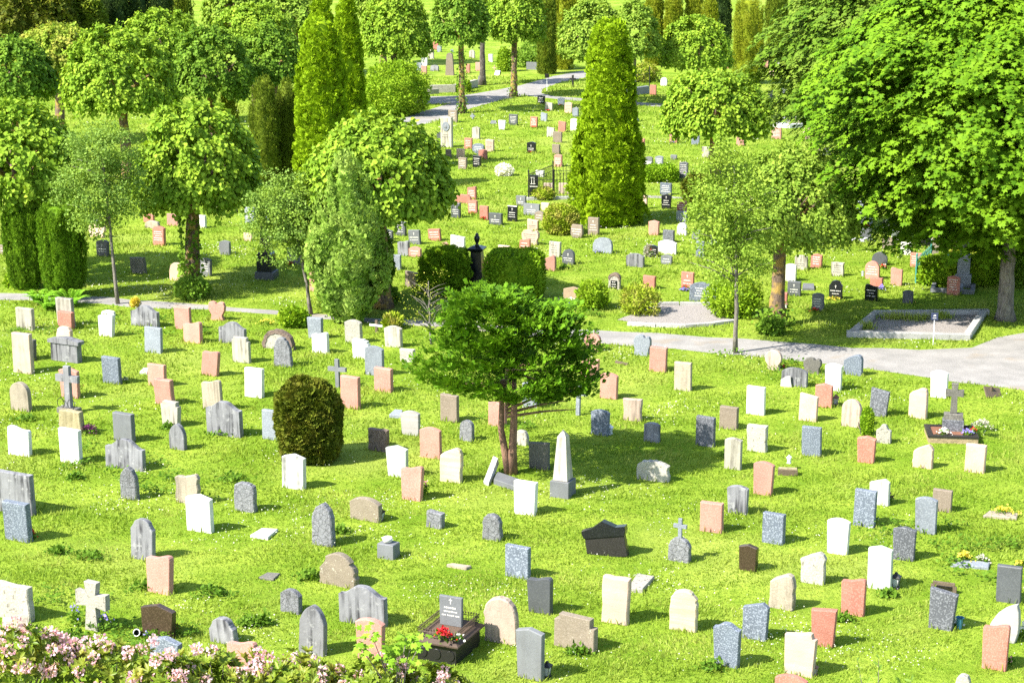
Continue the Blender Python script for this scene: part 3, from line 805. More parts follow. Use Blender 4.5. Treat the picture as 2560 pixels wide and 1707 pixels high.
def ellipsoid_core(rx, ry, rz, c, p=2.0, n=14, m=8):  # solid core added inside a bush so light does not pass through
    mb = MB(); v = []; f = []
    for i in range(m + 1):
        th = math.pi * i / m
        for j in range(n):
            ph = 2 * math.pi * j / n; d = (math.sin(th) * math.cos(ph), math.sin(th) * math.sin(ph), math.cos(th))
            k = 1 / (abs(d[0]) ** p + abs(d[1]) ** p + abs(d[2]) ** p) ** (1 / p); v.append((c[0] + d[0] * k * rx, c[1] + d[1] * k * ry, c[2] + d[2] * k * rz))
    for i in range(m):
        for j in range(n): f.append((i * n + j, i * n + (j + 1) % n, (i + 1) * n + (j + 1) % n, (i + 1) * n + j))
    mb.add(v, f); return mb
def dirs(N, r): return nrm(r.normal(size=(N, 3)))

def trunk_mb(h, r0, r1, limbs, spread, seed, curve=0.0, lean=(0, 0), flare=1.5):
    rr = random.Random(seed); mb = MB(); pts = []; rad = []
    for i in range(9):
        t = i / 8
        pts.append((lean[0] * t + curve * math.sin(t * 3.1) + rr.uniform(-.02, .02), lean[1] * t + rr.uniform(-.02, .02), h * t - .05)); rad.append((r0 + (r1 - r0) * t) * (1 + (flare - 1) * math.exp(-t * 14)) * rr.uniform(.93, 1.07))
    mb.tube(pts, rad, 10); top = pts[-1]
    for k in range(limbs):
        an = 6.283 * (k + rr.uniform(-.3, .3)) / max(limbs, 1); L = spread * rr.uniform(.75, 1.1); up = rr.uniform(.35, .9)
        p = [(top[0], top[1], top[2] - .06), (top[0] + math.cos(an) * L * .3, top[1] + math.sin(an) * L * .3, top[2] + L * .3 * up + .1), (top[0] + math.cos(an) * L * .65, top[1] + math.sin(an) * L * .65, top[2] + L * .75 * up), (top[0] + math.cos(an + .2) * L, top[1] + math.sin(an + .2) * L, top[2] + L * 1.0 * up)]
        mb.tube(p, [r1 * .75, r1 * .55, r1 * .36, r1 * .12], 6)
        for q in range(3):
            a2 = an + rr.uniform(-1, 1); s = p[1 + q % 3]
            mb.tube([s, (s[0] + math.cos(a2) * L * .3, s[1] + math.sin(a2) * L * .3, s[2] + L * rr.uniform(.1, .35))], [r1 * .25, r1 * .07], 5)
    return mb
def lime_crown(parent, rx, zb, zt, seed, mat, leaf=.16, dens=1.0, droop=1.0, c=(0, 0)):
    """mushroom crown: strands of heart-shaped leaves that arch out and hang"""
    r = np.random.default_rng(seed); H = zt - zb; zc = zb + .44 * H
    zb = zb + .10 * (zt - zb); H = zt - zb; zc = zb + .36 * H
    K = int(62 * rx * rx * dens) + 70
    d = dirs(K * 2, r); d[:, 2] -= .10; d = nrm(d); d = d[d[:, 2] > -.80][:K]; K = len(d)
    k = (1 + .08 * lump(d * 3, seed, 1.0)) * r.uniform(.66, 1.0, K) ** .5
    up_ = d[:, 2] > 0; hr = np.hypot(d[:, 0], d[:, 1]); lowf = np.where(up_, 1, (1 - np.abs(d[:, 2]) ** 3) ** (1 / 3) / np.maximum(hr, .3))
    lowf = np.minimum(lowf, 1.35)
    C = np.stack([d[:, 0] * rx * .9 * k * lowf, d[:, 1] * rx * .9 * k * lowf, zc + np.where(up_, .62 * H, .32 * H) * d[:, 2] * k], 1)
    n = 44; s = r.uniform(0, 1, (K, n)); ln = r.uniform(.5, 1.0, K)[:, None] * min(1, rx / 2.4)
    out = nrm(np.stack([d[:, 0], d[:, 1], np.maximum(d[:, 2], .0) * .6 + .1], 1)) + r.normal(size=(K, 3)) * .16
    P = C[:, None, :] + out[:, None, :] * (s * ln * .40)[..., None] + r.normal(size=(K, n, 3)) * .10
    P[..., 2] -= (s ** 1.6) * ln * .62 * droop * (1.1 - np.clip(d[:, 2], 0, 1))[:, None]
    P = P.reshape(-1, 3); dd = np.repeat(d, n, 0)
    Nn = nrm(dd * .75 + np.array([0, 0, .55]) + r.normal(size=P.shape) * .42)
    U = np.array([0, 0, -1.0]) * .9 + dd * .5 + r.normal(size=P.shape) * .45
    P[:, 0] += c[0]; P[:, 1] += c[1]
    return place('crown', P, U, Nn, leaf * r.uniform(.65, 1.2, len(P)), 'lime', mat, parent)
def loose_crown(parent, rx, zb, zt, seed, mat, leaf=.085, K=150, n=70, tpl='leaf', cl=.30, c=(0, 0), top=1.0, hang=.2, hollow=.25):
    """airy crown of separate leaf clumps; top < 1 narrows it upward"""
    r = np.random.default_rng(seed); H = zt - zb
    d = dirs(K, r) * (r.uniform(hollow, 1.0, K) ** .55)[:, None]
    t = (d[:, 2] + 1) / 2; wdt = 1 - (1 - top) * t
    C = np.stack([d[:, 0] * rx * wdt, d[:, 1] * rx * wdt, zb + H * t], 1)
    P = C[:, None, :] + r.normal(size=(K, n, 3)) * np.array([cl, cl, cl * .62]) * r.uniform(.6, 1.3, (K, 1, 1))
    P = P.reshape(-1, 3); dd = np.repeat(nrm(d), n, 0)
    Nn = nrm(dd * .5 + np.array([0, 0, .6]) + r.normal(size=P.shape) * .6)
    U = dd * .6 + np.array([0, 0, -hang]) + r.normal(size=P.shape) * .7
    P[:, 0] += c[0]; P[:, 1] += c[1]
    return place('crown', P, U, Nn, leaf * r.uniform(.6, 1.25, len(P)), tpl, mat, parent)
def maple_crown(parent, rx, ry, zb, zt, seed, mat, leaf=.24, K=520, n=62, c=(0, 0, 0), th=.075):
    """tiers of drooping leafy boughs over one another, with dark gaps between the tiers"""
    r = np.random.default_rng(seed); H = (zt - zb) / 2
    d = dirs(K, r) * (r.uniform(.45, 1, K) ** .35)[:, None]
    k = 1 + .13 * lump(d * 2.5, seed, 1.0)
    C = d * k[:, None] * np.array([rx, ry, H]) + np.array([0, 0, zb + H])
    C[:, 2] -= .10 * H * (d[:, 0] ** 2 + d[:, 1] ** 2)
    dh = nrm(np.stack([d[:, 0], d[:, 1], np.zeros(K)], 1) + r.normal(size=(K, 3)) * np.array([.25, .25, 0]) + 1e-6)
    L = r.uniform(.7, 1.35, (K, 1)); a = (r.uniform(-1, 1, (K, n))) * L; wd = .62 * (1 - .55 * np.clip(a / L, -1, 1)) * r.uniform(.7, 1.2, (K, 1)); b = r.normal(size=(K, n)) * wd * .55
    side = np.stack([-dh[:, 1], dh[:, 0], np.zeros(K)], 1)
    P = C[:, None, :] + dh[:, None, :] * a[..., None] + side[:, None, :] * b[..., None]
    P[..., 2] += r.normal(size=(K, n)) * th - .42 * a - .22 * a * a - .35 * b * b
    P = P.reshape(-1, 3) + np.array(c); dd = np.repeat(dh, n, 0); sb = np.repeat(side, n, 0) * (b.reshape(-1, 1))
    Nn = nrm(dd * .75 + sb * .5 + np.array([0, 0, .8]) + r.normal(size=P.shape) * .2)
    U = dd * .9 + sb * .9 + np.array([0, 0, -.75]) + r.normal(size=P.shape) * .28
    return place('crown', P, U, Nn, leaf * r.uniform(.55, 1.15, len(P)), 'maple', mat, parent)
def column_crown(parent, prof, seed, mat, K, size, tpl='spray', lum=.16, fr=1.7, flutes=0, up=.7, c=(0, 0), mass=.80, name='crown', jit=.4, sq=1.0, n=22, cr=.20, el=1.2, out=.6):
    """dense conifer: prof = [(z, radius)]; K tufts over the surface, each a little cushion of n sprays (el > 1: tall tufts)"""
    r = np.random.default_rng(seed); zs = np.array([p[0] for p in prof]); rs = np.array([p[1] for p in prof])
    cum = np.concatenate([[0], np.cumsum(np.maximum((rs[1:] + rs[:-1]) / 2, .12) * np.diff(zs))]); u = r.uniform(0, cum[-1], K)
    z = np.interp(u, cum, zs); ph = r.uniform(0, 6.2832, K); rad = np.interp(z, zs, rs)
    D = np.stack([np.cos(ph), np.sin(ph), 0 * ph], 1)
    Q = np.stack([D[:, 0] * 2, D[:, 1] * 2, z * (.25 if flutes else 1.0)], 1)
    k = 1 + lum * lump(Q, seed, fr)
    if flutes: k *= 1.04 - .26 * np.abs(np.sin(ph * flutes / 2 + .35 * np.sin(z * 1.1 + seed))) ** 5
    C = D * (rad * k * r.uniform(.84, 1.03, K))[:, None]; C[:, 2] = z; C[:, 1] *= sq
    B = dirs(K * n, r); Dn = np.repeat(D, n, 0); B = nrm(B + Dn * .9)
    sc = np.repeat(cr * r.uniform(.65, 1.3, K), n)[:, None]
    P = np.repeat(C, n, 0) + B * sc * np.array([1, 1, el]) * r.uniform(.55, 1, (K * n, 1))
    P[:, 2] = np.maximum(P[:, 2], .03)
    Nn = nrm(B * out + Dn * .45 + np.array([0, 0, .30]) + r.normal(size=P.shape) * jit)
    U = B * (1 - up) * 1.2 + np.array([0, 0, up]) + r.normal(size=P.shape) * jit * .8
    P[:, 0] += c[0]; P[:, 1] += c[1]
    o = place(name, P, U, Nn, size * r.uniform(.6, 1.25, len(P)), tpl, mat, parent)
    if mass:
        mb = MB(); mb.lathe([(max(b * mass, .01), a) for a, b in prof], 12, c); join_into(o, mb)  # added solid core, blocks light through the conifer
    return o
def shell_crown(parent, rx, ry, rz, c, seed, mat, N, size, tpl='leaf', p=2.0, lum=.10, fr=2.0, mass=.82, up=.25, jit=.5, zmin=-1.0, name='foliage', deep=.2):
    r = np.random.default_rng(seed)
    d = dirs(N * 2 if zmin > -1 else N, r)
    if p > 3: d = nrm(np.sign(d) * np.abs(d) ** .75)
    d = d[d[:, 2] >= zmin][:N]; N = len(d)
    k = 1 / (np.abs(d) ** p).sum(1) ** (1 / p)
    G = nrm(np.sign(d) * np.abs(d) ** (p - 1) / np.array([rx, ry, rz]))
    q = 1 + lum * lump(d * 3, seed, fr) - r.uniform(0, 1, N) ** 2 * deep
    P = d * (k * q)[:, None] * np.array([rx, ry, rz]) + np.array(c)
    P[:, 2] = np.maximum(P[:, 2], .02)
    Nn = nrm(G * .8 + np.array([0, 0, .35]) + r.normal(size=P.shape) * jit)
    U = G * .7 + np.array([0, 0, up]) + r.normal(size=P.shape) * jit
    o = place(name, P, U, Nn, size * r.uniform(.6, 1.25, N), tpl, mat, parent)
    if mass: join_into(o, ellipsoid_core(rx * mass, ry * mass, rz * mass, c, p))  # added solid core, blocks light through the leaf shell
    return o
def tree(name, label, base, rz=0, cat='tree', group=None):
    e = empty(name, base, rz); tag(e, label, cat, group); return e
LIMES = 'pollarded lime trees'
def lime(bx, by, xl, xr, yt, yb, label, mat='lime', bark=BARK, r0=.3, leaf=.16, dens=1.0, cx=None, depth=0.0, kind='lime', ivy=0):
    """base and crown limits in 2352-wide photograph pixels"""
    b = F(bx, by); m = ppm(b) / 1.08844
    rx = (xr - xl) / 2 / m; off = ((xl + xr) / 2 - bx) / m
    zb, zt = zat(b, yb * 1.08844), zat(b, yt * 1.08844)
    e = tree('lime_tree', label, b, 0, 'tree', LIMES)
    th = max(zb + .25 * (zt - zb), 1.2)
    trunk_mb(th, r0, r0 * .72, 7, rx * .58, int(bx), lean=(off * .4, 0)).build('trunk', bark, e, True)
    lime_crown(e, rx, zb, zt, int(bx * 7 + by), LF[mat], leaf, dens, c=(off, 0))
    if ivy:
        r = np.random.default_rng(int(bx)); n = ivy; z = r.uniform(0, 1, n) ** 1.6 * th * .8; a = r.uniform(2.6, 6.0, n)
        D = np.stack([np.cos(a), np.sin(a), 0 * a], 1); P = D * (r0 * 1.1 + r.uniform(0, .22, n) * np.exp(-z))[:, None]; P[:, 2] = z
        place('ivy', P, D + r.normal(size=P.shape) * .6 + np.array([0, 0, -.4]), D + r.normal(size=P.shape) * .4, .15 * r.uniform(.6, 1.2, n), 'lime', LF['limed'], e)
    return e
lime(45, 640, -120, 208, 228, 492, 'pollarded lime cut by the photo edge behind the twin yew columns', leaf=.17, dens=1.15)
lime(442, 652, 318, 612, 243, 492, 'pollarded lime on a thick mossy ivy-clad trunk beside the lower path', leaf=.17, dens=1.2, ivy=420)
lime(880, 706, 690, 1040, 268, 512, 'broad pollarded lime standing behind the feathery juniper', leaf=.17, dens=1.2)
lime(295, 420, 150, 412, 72, 275, 'dome-crowned lime in the second row above the ivy-clad lime', leaf=.17)
lime(40, 400, -70, 142, 88, 235, 'lime behind the second row at the left photo edge', 'limed', leaf=.17)
lime(490, 372, 398, 585, 58, 240, 'deep green lime left of the tall bright thuja pair', 'limed', leaf=.16)
lime(635, 350, 560, 705, 55, 205, 'shaded deep green lime just behind the olive yew clump', 'limed', leaf=.16)
lime(140, 330, 45, 250, 62, 160, 'lime with orange young shoots on its crown', 'tip', leaf=.17, dens=.9)
lime(380, 290, 285, 470, 25, 140, 'lime with long upright shoots before the dark yew row', leaf=.17, dens=.9)
lime(590, 250, 480, 680, 15, 120, 'pale lime at the back left of the tall thujas', 'lime', leaf=.18, dens=.8)
lime(560, 165, 470, 650, -60, 70, 'pale tree far back above the lime with orange shoots', 'birch', leaf=.22, dens=.7)
lime(680, 175, 600, 760, -50, 85, 'pale green tree at the back left of the thuja tips', 'birch', leaf=.22, dens=.7)
lime(880, 150, 815, 945, -70, 40, 'pale tree at the top between the thujas and the shaded lime', 'birch', leaf=.22, dens=.7)
lime(905, 240, 828, 992, -30, 148, 'lime with black shaded trunk right of the tall thujas', 'lime', BARKD, leaf=.17, dens=1.1)
lime(1062, 260, 992, 1122, -45, 122, 'high-stemmed lime with ivy on its yellow trunk by the upper path', 'limed', BARK, .24, .15, dens=1.3, ivy=260)
lime(1108, 196, 1060, 1160, -60, 75, 'high-stemmed lime on a dark trunk across the upper path', 'limed', BARKD, .24, .16)
lime(1180, 223, 1118, 1252, -50, 112, 'high-stemmed lime at the bend of the upper path', 'lime', BARK, .26, .16, dens=1.2, ivy=120)
lime(1375, 240, 1278, 1440, 10, 142, 'pale lime directly behind the tip of the big thuja', 'birch', leaf=.17, dens=1.1)
lime(1458, 245, 1400, 1512, 5, 152, 'slim-trunked lime beside the dark iron railing', 'birch', BARKG, .12, .16)
lime(1601, 235, 1508, 1676, 42, 162, 'small round lime left of the single dark yew column', 'lime', leaf=.17, dens=1.1)
lime(1640, 405, 1514, 1758, 162, 318, 'dome-crowned lime right of the big thuja', 'lime', leaf=.17, dens=1.25)

# right-hand lime with small leaves, on the yellow trunk
b = F(1783, 748); e = tree('lime_tree', 'small-leaved lime on a yellow mossy trunk with sprouts at its foot', b, 0, 'tree', LIMES)
zb, zt = zat(b, 575 * 1.08844), zat(b, 325 * 1.08844); rx = 138 / (ppm(b) / 1.08844)
trunk_mb(zb + .9, .27, .2, 7, 1.5, 5, lean=(.05, 0)).build('trunk', BARK, e, True)
lime_crown(e, rx, zb, zt, 31, LF['birch'], .115, 2.1, 1.2, c=(.45, 0))
r = np.random.default_rng(9); n = 300; P = r.normal(size=(n, 3)) * np.array([.28, .2, .22]) + np.array([-.1, -.2, .3]); P[:, 2] = abs(P[:, 2]); place('leaves', P, r.normal(size=P.shape) + np.array([0, 0, .3]), r.normal(size=P.shape) + np.array([0, -.3, 1]), .13, 'lime', LF['limed'], e)

# maples at the right
b = F(2309, 735); e = tree('maple_tree', 'huge maple filling the upper right corner on a bare brown trunk', b, 0, 'tree', 'maple trees')
trunk_mb(3.6, .27, .24, 9, 3.4, 12, lean=(-.05, .1)).build('trunk', BARKG, e, True)
mp = ppm(b) / 1.08844
maple_crown(e, 6.3, 5.2, 2.9, 13.4, 3, LF['maple'], .185, 1250, 95, c=(-.1, .3, 0), th=.06)
b = F(2120, 560); e = tree('maple_tree', 'duller maple behind the huge maple, reaching out to the left', b, 0, 'tree', 'maple trees')
trunk_mb(3.2, .25, .22, 8, 3.4, 14).build('trunk', BARKD, e, True)
maple_crown(e, 6.3, 5, 3.6, 13.5, 8, LF['mapled'], .20, 1000, 85)

# thin young trees
def thin(bx, by, xl, xr, yt, yb, label, mat, K, n, leaf, curve=0, cl=.3, r0=.07, top=.7, name='rowan_tree', bark=BARKG, limbs=7, hollow=.2, lean=0):
    b = F(bx, by); m = ppm(b) / 1.08844; rx = (xr - xl) / 2 / m; off = ((xl + xr) / 2 - bx) / m
    zb, zt = zat(b, yb * 1.08844), zat(b, yt * 1.08844)
    e = tree(name, label, b, 0, 'tree', 'young thin-stemmed trees')
    mb = trunk_mb(zb + (zt - zb) * .8, r0, r0 * .35, 0, 1, int(bx), curve, (off * .8 + lean, 0), 1.25)
    rr = random.Random(int(bx))
    for k in range(limbs * 2):
        t = rr.uniform(.05, .8); an = rr.uniform(0, 6.283); z = zb + (zt - zb) * t * .8; L = rx * rr.uniform(.5, .95) * (1 - .3 * t); x0 = (off * .8 + lean) * z / (zb + (zt - zb) * .8)
        mb.tube([(x0 + curve * math.sin(3.1 * z / (zb + (zt - zb) * .8)), 0, z), (x0 + math.cos(an) * L * .5, math.sin(an) * L * .5, z + L * .3), (x0 + math.cos(an) * L, math.sin(an) * L, z + L * .45)], [r0 * .4, r0 * .25, r0 * .08], 5)
    mb.build('trunk', bark, e, True)
    loose_crown(e, rx, zb, zt, int(by), LF[mat], leaf, K, n, 'leaf', cl, (off, 0), top, hollow=hollow)
    return e
thin(270, 698, 128, 368, 272, 545, 'loose grey-green young tree on a straight stem left of the ivy-clad lime', 'rowan', 170, 90, .105, cl=.20, hollow=.05)
thin(714, 722, 562, 768, 385, 602, 'grey-green young tree on a curved pale stem before the thujas', 'rowan', 150, 90, .105, .12, cl=.19, lean=-.25, hollow=.05)
thin(1690, 810, 1532, 1808, 305, 665, 'young tree with open branches on a slender stem beside the lower path', 'birch', 210, 66, .11, .05, cl=.20, hollow=.05, r0=.075, top=.5)
e = thin(990, 790, 905, 1062, 610, 770, 'nearly bare shrub tree with sparse yellowing leaves by the dark cypress', 'hedgey', 40, 13, .055, 0, cl=.16, r0=.035, top=.9, name='bare_shrub_tree', limbs=14)

# conifers
def conifer(name, bx, by, prof_px, label, mat, N, size, tpl, cat='tree', group=None, **kw):
    """prof_px: list of (row, left, right) in 2352-wide pixels, bottom to top"""
    b = F(bx, by); m = ppm(b) / 1.08844
    e = tree(name, label, b, 0, cat, group)
    cr_ = kw.get('cr', .20) * .55; prof = [(max(zat(b, y * 1.08844), .0), max((xr - xl) / 2 / m - cr_, .03)) for y, xl, xr in prof_px]
    mb = MB(); mb.tube([(0, 0, -.05), (0, 0, prof[-1][0] * .5)], [.14, .06]); mb.build('trunk', BARKR, e)
    column_crown(e, prof, int(bx), LF[mat], N, size, tpl, **kw)
    return e
TH = 'bright thuja columns'
conifer('thuja_tree', 1396, 512, [(512, 1330, 1462), (495, 1318, 1476), (440, 1316, 1478), (340, 1318, 1466), (250, 1326, 1446), (160, 1334, 1430), (90, 1340, 1416), (62, 1350, 1408), (54, 1366, 1400)], 'big bright blunt-topped thuja standing alone in mid-lawn', 'thuja', 1150, .17, 'spray', group=TH, lum=.09, fr=2.2)
conifer('thuja_tree', 742, 445, [(445, 700, 790), (420, 690, 800), (320, 690, 806), (200, 694, 802), (120, 700, 788), (70, 704, 775), (50, 715, 760)], 'blunt thuja in front of the thuja pair beside the olive yews', 'thuja', 1000, .17, 'spray', group=TH, lum=.09, fr=2.2)
conifer('thuja_tree', 803, 395, [(395, 770, 850), (370, 768, 852), (260, 772, 848), (150, 776, 836), (60, 776, 824), (15, 780, 812), (-20, 790, 806)], 'tallest narrow thuja on the right of the thuja pair', 'thuja', 800, .17, 'spray', group=TH, lum=.10, fr=2.0)
conifer('thuja_tree', 748, 385, [(385, 715, 785), (200, 715, 785), (60, 722, 780), (5, 732, 765), (-12, 742, 755)], 'thuja tip showing behind the front blunt thuja', 'thuja', 500, .17, 'spray', group=TH, lum=.10, fr=2.0)
YW = 'columnar yews'
conifer('yew_tree', 612, 440, [(440, 585, 640), (380, 580, 645), (280, 582, 648), (205, 592, 636), (184, 604, 622)], 'left half of the olive fluted yew clump beside the thujas', 'yew', 620, .13, 'shoot', group=YW, flutes=7, up=.9, lum=.10, jit=.3, cr=.15, el=2.4, n=16)
conifer('yew_tree', 664, 432, [(432, 638, 694), (380, 632, 700), (280, 636, 696), (210, 648, 686), (188, 660, 676)], 'right half of the olive fluted yew clump beside the thujas', 'yew', 620, .13, 'shoot', group=YW, flutes=8, up=.9, lum=.10, jit=.3, cr=.15, el=2.4, n=16)
conifer('yew_tree', 530, 372, [(372, 505, 555), (270, 508, 552), (215, 516, 546), (192, 524, 538)], 'small golden yew tip rising before the deep green lime', 'yewy', 260, .13, 'shoot', group=YW, flutes=6, up=.9, lum=.10, jit=.3, cr=.15, el=2.4, n=16)
conifer('yew_tree', 62, 662, [(662, 36, 92), (620, 24, 100), (540, 14, 106), (500, 16, 104), (482, 28, 92)], 'left one of the two flat-topped green yew columns', 'yewg', 620, .13, 'shoot', group=YW, flutes=8, up=.95, lum=.07, jit=.3, cr=.14, el=2.2, n=18)
conifer('yew_tree', 148, 684, [(684, 116, 180), (640, 100, 194), (550, 98, 202), (500, 100, 202), (478, 112, 188)], 'right one of the two flat-topped green yew columns', 'yewg', 680, .13, 'shoot', group=YW, flutes=8, up=.95, lum=.07, jit=.3, cr=.14, el=2.2, n=18)
conifer('yew_tree', 1716, 192, [(192, 1690, 1744), (150, 1680, 1756), (60, 1680, 1750), (15, 1686, 1742), (2, 1698, 1730)], 'single dark olive yew column left of the maples', 'yewy', 560, .18, 'shoot', group=YW, flutes=7, up=.9, lum=.1, jit=.3, cr=.22, el=2.4, n=16)
for k, (x, y, w_, t, mt) in enumerate([(1500, 150, 40, -25, 'yewy'), (1545, 152, 40, -20, 'yewy'), (1590, 150, 40, -30, 'yewy'), (1628, 154, 34, -10, 'yewy'), (1780, 135, 50, -30, 'yew'), (1255, 170, 42, -20, 'yew'), (1295, 160, 40, -40, 'yewy'), (1320, 130, 40, -40, 'yewy'),
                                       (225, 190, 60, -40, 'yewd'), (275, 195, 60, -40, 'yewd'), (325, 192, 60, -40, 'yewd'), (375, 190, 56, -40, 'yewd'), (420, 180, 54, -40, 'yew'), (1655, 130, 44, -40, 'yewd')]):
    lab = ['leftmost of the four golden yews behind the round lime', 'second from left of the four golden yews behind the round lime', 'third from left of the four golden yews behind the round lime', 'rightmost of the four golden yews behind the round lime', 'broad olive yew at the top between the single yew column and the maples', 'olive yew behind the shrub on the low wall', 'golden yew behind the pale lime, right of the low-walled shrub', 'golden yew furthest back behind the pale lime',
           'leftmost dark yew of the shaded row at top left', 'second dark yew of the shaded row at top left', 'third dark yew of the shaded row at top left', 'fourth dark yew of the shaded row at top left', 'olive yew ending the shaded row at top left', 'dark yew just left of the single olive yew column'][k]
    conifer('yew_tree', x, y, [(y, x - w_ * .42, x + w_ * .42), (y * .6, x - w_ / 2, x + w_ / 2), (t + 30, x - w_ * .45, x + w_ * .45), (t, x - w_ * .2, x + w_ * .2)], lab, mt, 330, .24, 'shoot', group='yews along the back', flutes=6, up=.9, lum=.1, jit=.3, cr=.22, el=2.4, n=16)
for k, (bx, by, xl, xr, yt, mt, lab) in enumerate([(70, 215, -60, 150, -40, 'ryew', 'olive spreading conifer in the top left corner'), (170, 205, 95, 235, -30, 'yew', 'feathery conifer at the top, just right of the corner conifer')]):
    b = F(bx, by); m = ppm(b) / 1.08844; e = tree('spreading_conifer', lab, b, 0, 'tree')
    trunk_mb(5, .3, .15, 5, 2, bx).build('trunk', BARKD, e)
    zt = zat(b, yt * 1.08844); rx = (xr - xl) / 2 / m
    shell_crown(e, rx, rx * .8, zt * .52, (0, 0, zt * .5), bx, LF[mt], 9000, .42, 'spray', 2.2, .16, 2.2, .7, -.2, .6, name='crown')
# feathery juniper
conifer('juniper_tree', 802, 740, [(738, 786, 826), (700, 752, 858), (640, 722, 884), (560, 720, 888), (500, 730, 868), (450, 742, 850), (410, 756, 836), (380, 768, 812), (362, 782, 800)], 'feathery light green juniper with pointed sprays beside the lower path', 'junip', 640, .17, 'spray', lum=.24, fr=2.3, up=.92, jit=.3, mass=.72, sq=.9, cr=.17, el=2.8, n=24)
b = F(845, 690); e = tag(empty('arborvitae_bush', b), 'darker green bush pressed against the right side of the feathery juniper', 'bush'); shell_crown(e, .62, .5, 1.35, (.25, .1, 1.3), 4, LF['yewg'], 4500, .16, 'spray', 2.3, .1, 2.5)
# dark cypress in the middle of the near lawn
b = F(1172, 1088); e = tree('cypress_tree', 'dark spreading cypress with two bare reddish stems in mid-lawn', b, 0)
mb = MB(); mb.tube([(.05, 0, -.05), (.06, 0, .7), (.1, .02, 1.6), (.1, 0, 2.6)], [.15, .11, .09, .06], 9); mb.tube([(-.02, .02, -.05), (-.14, .03, .6), (-.24, .02, 1.2), (-.22, .05, 1.9), (-.35, 0, 2.4)], [.14, .10, .085, .07, .04], 9)
for k in range(16):
    a = 6.28 * k / 16; z = 1.55 + .09 * k; mb.tube([(-.1, 0, z), (math.cos(a) * .9, math.sin(a) * .9, z + .15), (math.cos(a) * 1.7, math.sin(a) * 1.5, z + .2)], [.045, .03, .01], 5)
mb.build('trunk', BARKR, e, True)
r = np.random.default_rng(77); cl = []
m = ppm(b) / 1.08844
OUT = [(676, 1105, 1190), (700, 1068, 1225), (722, 1040, 1305), (760, 1010, 1345), (795, 1035, 1338), (830, 985, 1370), (862, 960, 1362), (885, 1010, 1340), (902, 1080, 1300), (920, 1150, 1240)]
oy = np.array([q[0] for q in OUT]); ol = np.array([q[1] for q in OUT]); orr = np.array([q[2] for q in OUT])
for _ in range(310):
    y = r.uniform(680, 915); l, rt = np.interp(y, oy, ol), np.interp(y, oy, orr)
    u = r.uniform(-1, 1); hw = (rt - l) / 2 / m; k = 1 + .10 * math.sin(y * .11 + 5 * u) + r.normal() * .06; x = ((l + rt) / 2 - 1172) / m + u * hw * .93 * k
    dep = math.sqrt(max(0, 1 - u * u)) * hw * .85 * k; yy = r.choice([-1, -1, 1]) * dep * r.uniform(.35, 1) ** .5
    cl.append((x, yy, zat(b, y * 1.08844) - yy * .05 + r.normal() * .06))
cl = np.array(cl); nn = 40
dh = nrm(cl * np.array([1, 1, 0]) + 1e-5); aa = r.uniform(-.28, .42, (len(cl), nn)); P = cl[:, None, :] + dh[:, None, :] * aa[..., None] + r.normal(size=(len(cl), nn, 3)) * np.array([.11, .11, .04])
P[..., 2] += .35 * aa + .3 * np.maximum(aa, 0) ** 2
P = P.reshape(-1, 3); dd = np.repeat(dh, nn, 0)
place('crown', P, dd * .9 + np.array([0, 0, .55]) + r.normal(size=P.shape) * .3, np.array([-.1, -.1, 1.]) + dd * .35 + r.normal(size=P.shape) * .35, .15 * r.uniform(.6, 1.35, len(P)), 'spray', LF['cypr'], e)

# bushes and hedges: (name, base, left, right, top, label, leaf, count, size, template, power, height of base ellipse)
def bush(name, bx, by, xl, xr, yt, label, mat, N, size, tpl='leaf', p=2.2, cat='bush', lum=.1, fr=2.2, mass=.82, depth=.9, up=.25, jit=.5, rz=0, cut=1.0, deep=.2, group=None):
    b = F(bx, by); m = ppm(b) / 1.08844; rx = (xr - xl) / 2 / m * .93; zt = zat(b, yt * 1.08844); ry = rx * depth
    b = b + Vector((0, ry * .55, 0)); zt = zat(b, yt * 1.08844) * cut
    e = tag(empty(name, b, rz), label, cat, group)
    shell_crown(e, rx, ry, zt * .54, (((xl + xr) / 2 - bx) / m, 0, zt * .47), int(bx * 3 + by), LF[mat], N, size, tpl, p, lum, fr, mass, up, jit, deep=deep)
    st = MB()
    for k in range(5): st.tube([(.05 * k - .1, .03 * (k % 2), -.05), (.12 * k - .24, .06 * (k % 3) - .05, zt * .5)], [.03, .012], 5)
    st.build('stems', BARKD, e)
    return e
bush('yew_bush', 708, 1066, 634, 782, 878, 'round dark olive yew bush alone in the near lawn', 'ryew', 13000, .15, 'spray', 2.5, lum=.06, fr=2.6, mass=.85, deep=.14)
bush('yew_bush', 1020, 678, 958, 1080, 570, 'deep green rounded bush left of the black urn monument', 'hedge', 7000, .12, 'spray', 2.6)
bush('box_hedge', 1182, 690, 1114, 1250, 578, 'clipped cube-like hedge right of the black urn monument', 'hedge', 11000, .10, 'leaf', 6, 'hedge', .035, 2, .9, .8, rz=R(-14))
bush('round_bush', 1290, 540, 1246, 1332, 472, 'round yellowing clipped bush at the foot of the big thuja', 'hedgey', 6000, .10, 'leaf', 2.6, lum=.05)
bush('low_hedge', 1515, 418, 1470, 1560, 382, 'low curved clipped hedge beside a white stone, right of the big thuja', 'hedge', 5000, .12, 'leaf', 4, 'hedge', .06)
bush('dark_juniper', 1598, 466, 1570, 1628, 404, 'dark juniper with browned patches behind the young tree', 'ryew', 3500, .16, 'spray', 2.2)
bush('rose_bush', 1470, 724, 1425, 1516, 660, 'shrub with reddish shoots left of the gravel bed', 'hedgey', 2600, .11, 'long', 2.2, lum=.2, mass=.6)
bush('rhododendron_bush', 1686, 730, 1625, 1748, 638, 'light leafy rhododendron right of the gravel bed', 'bush', 4200, .14, 'long', 2.2, lum=.15, mass=.7)
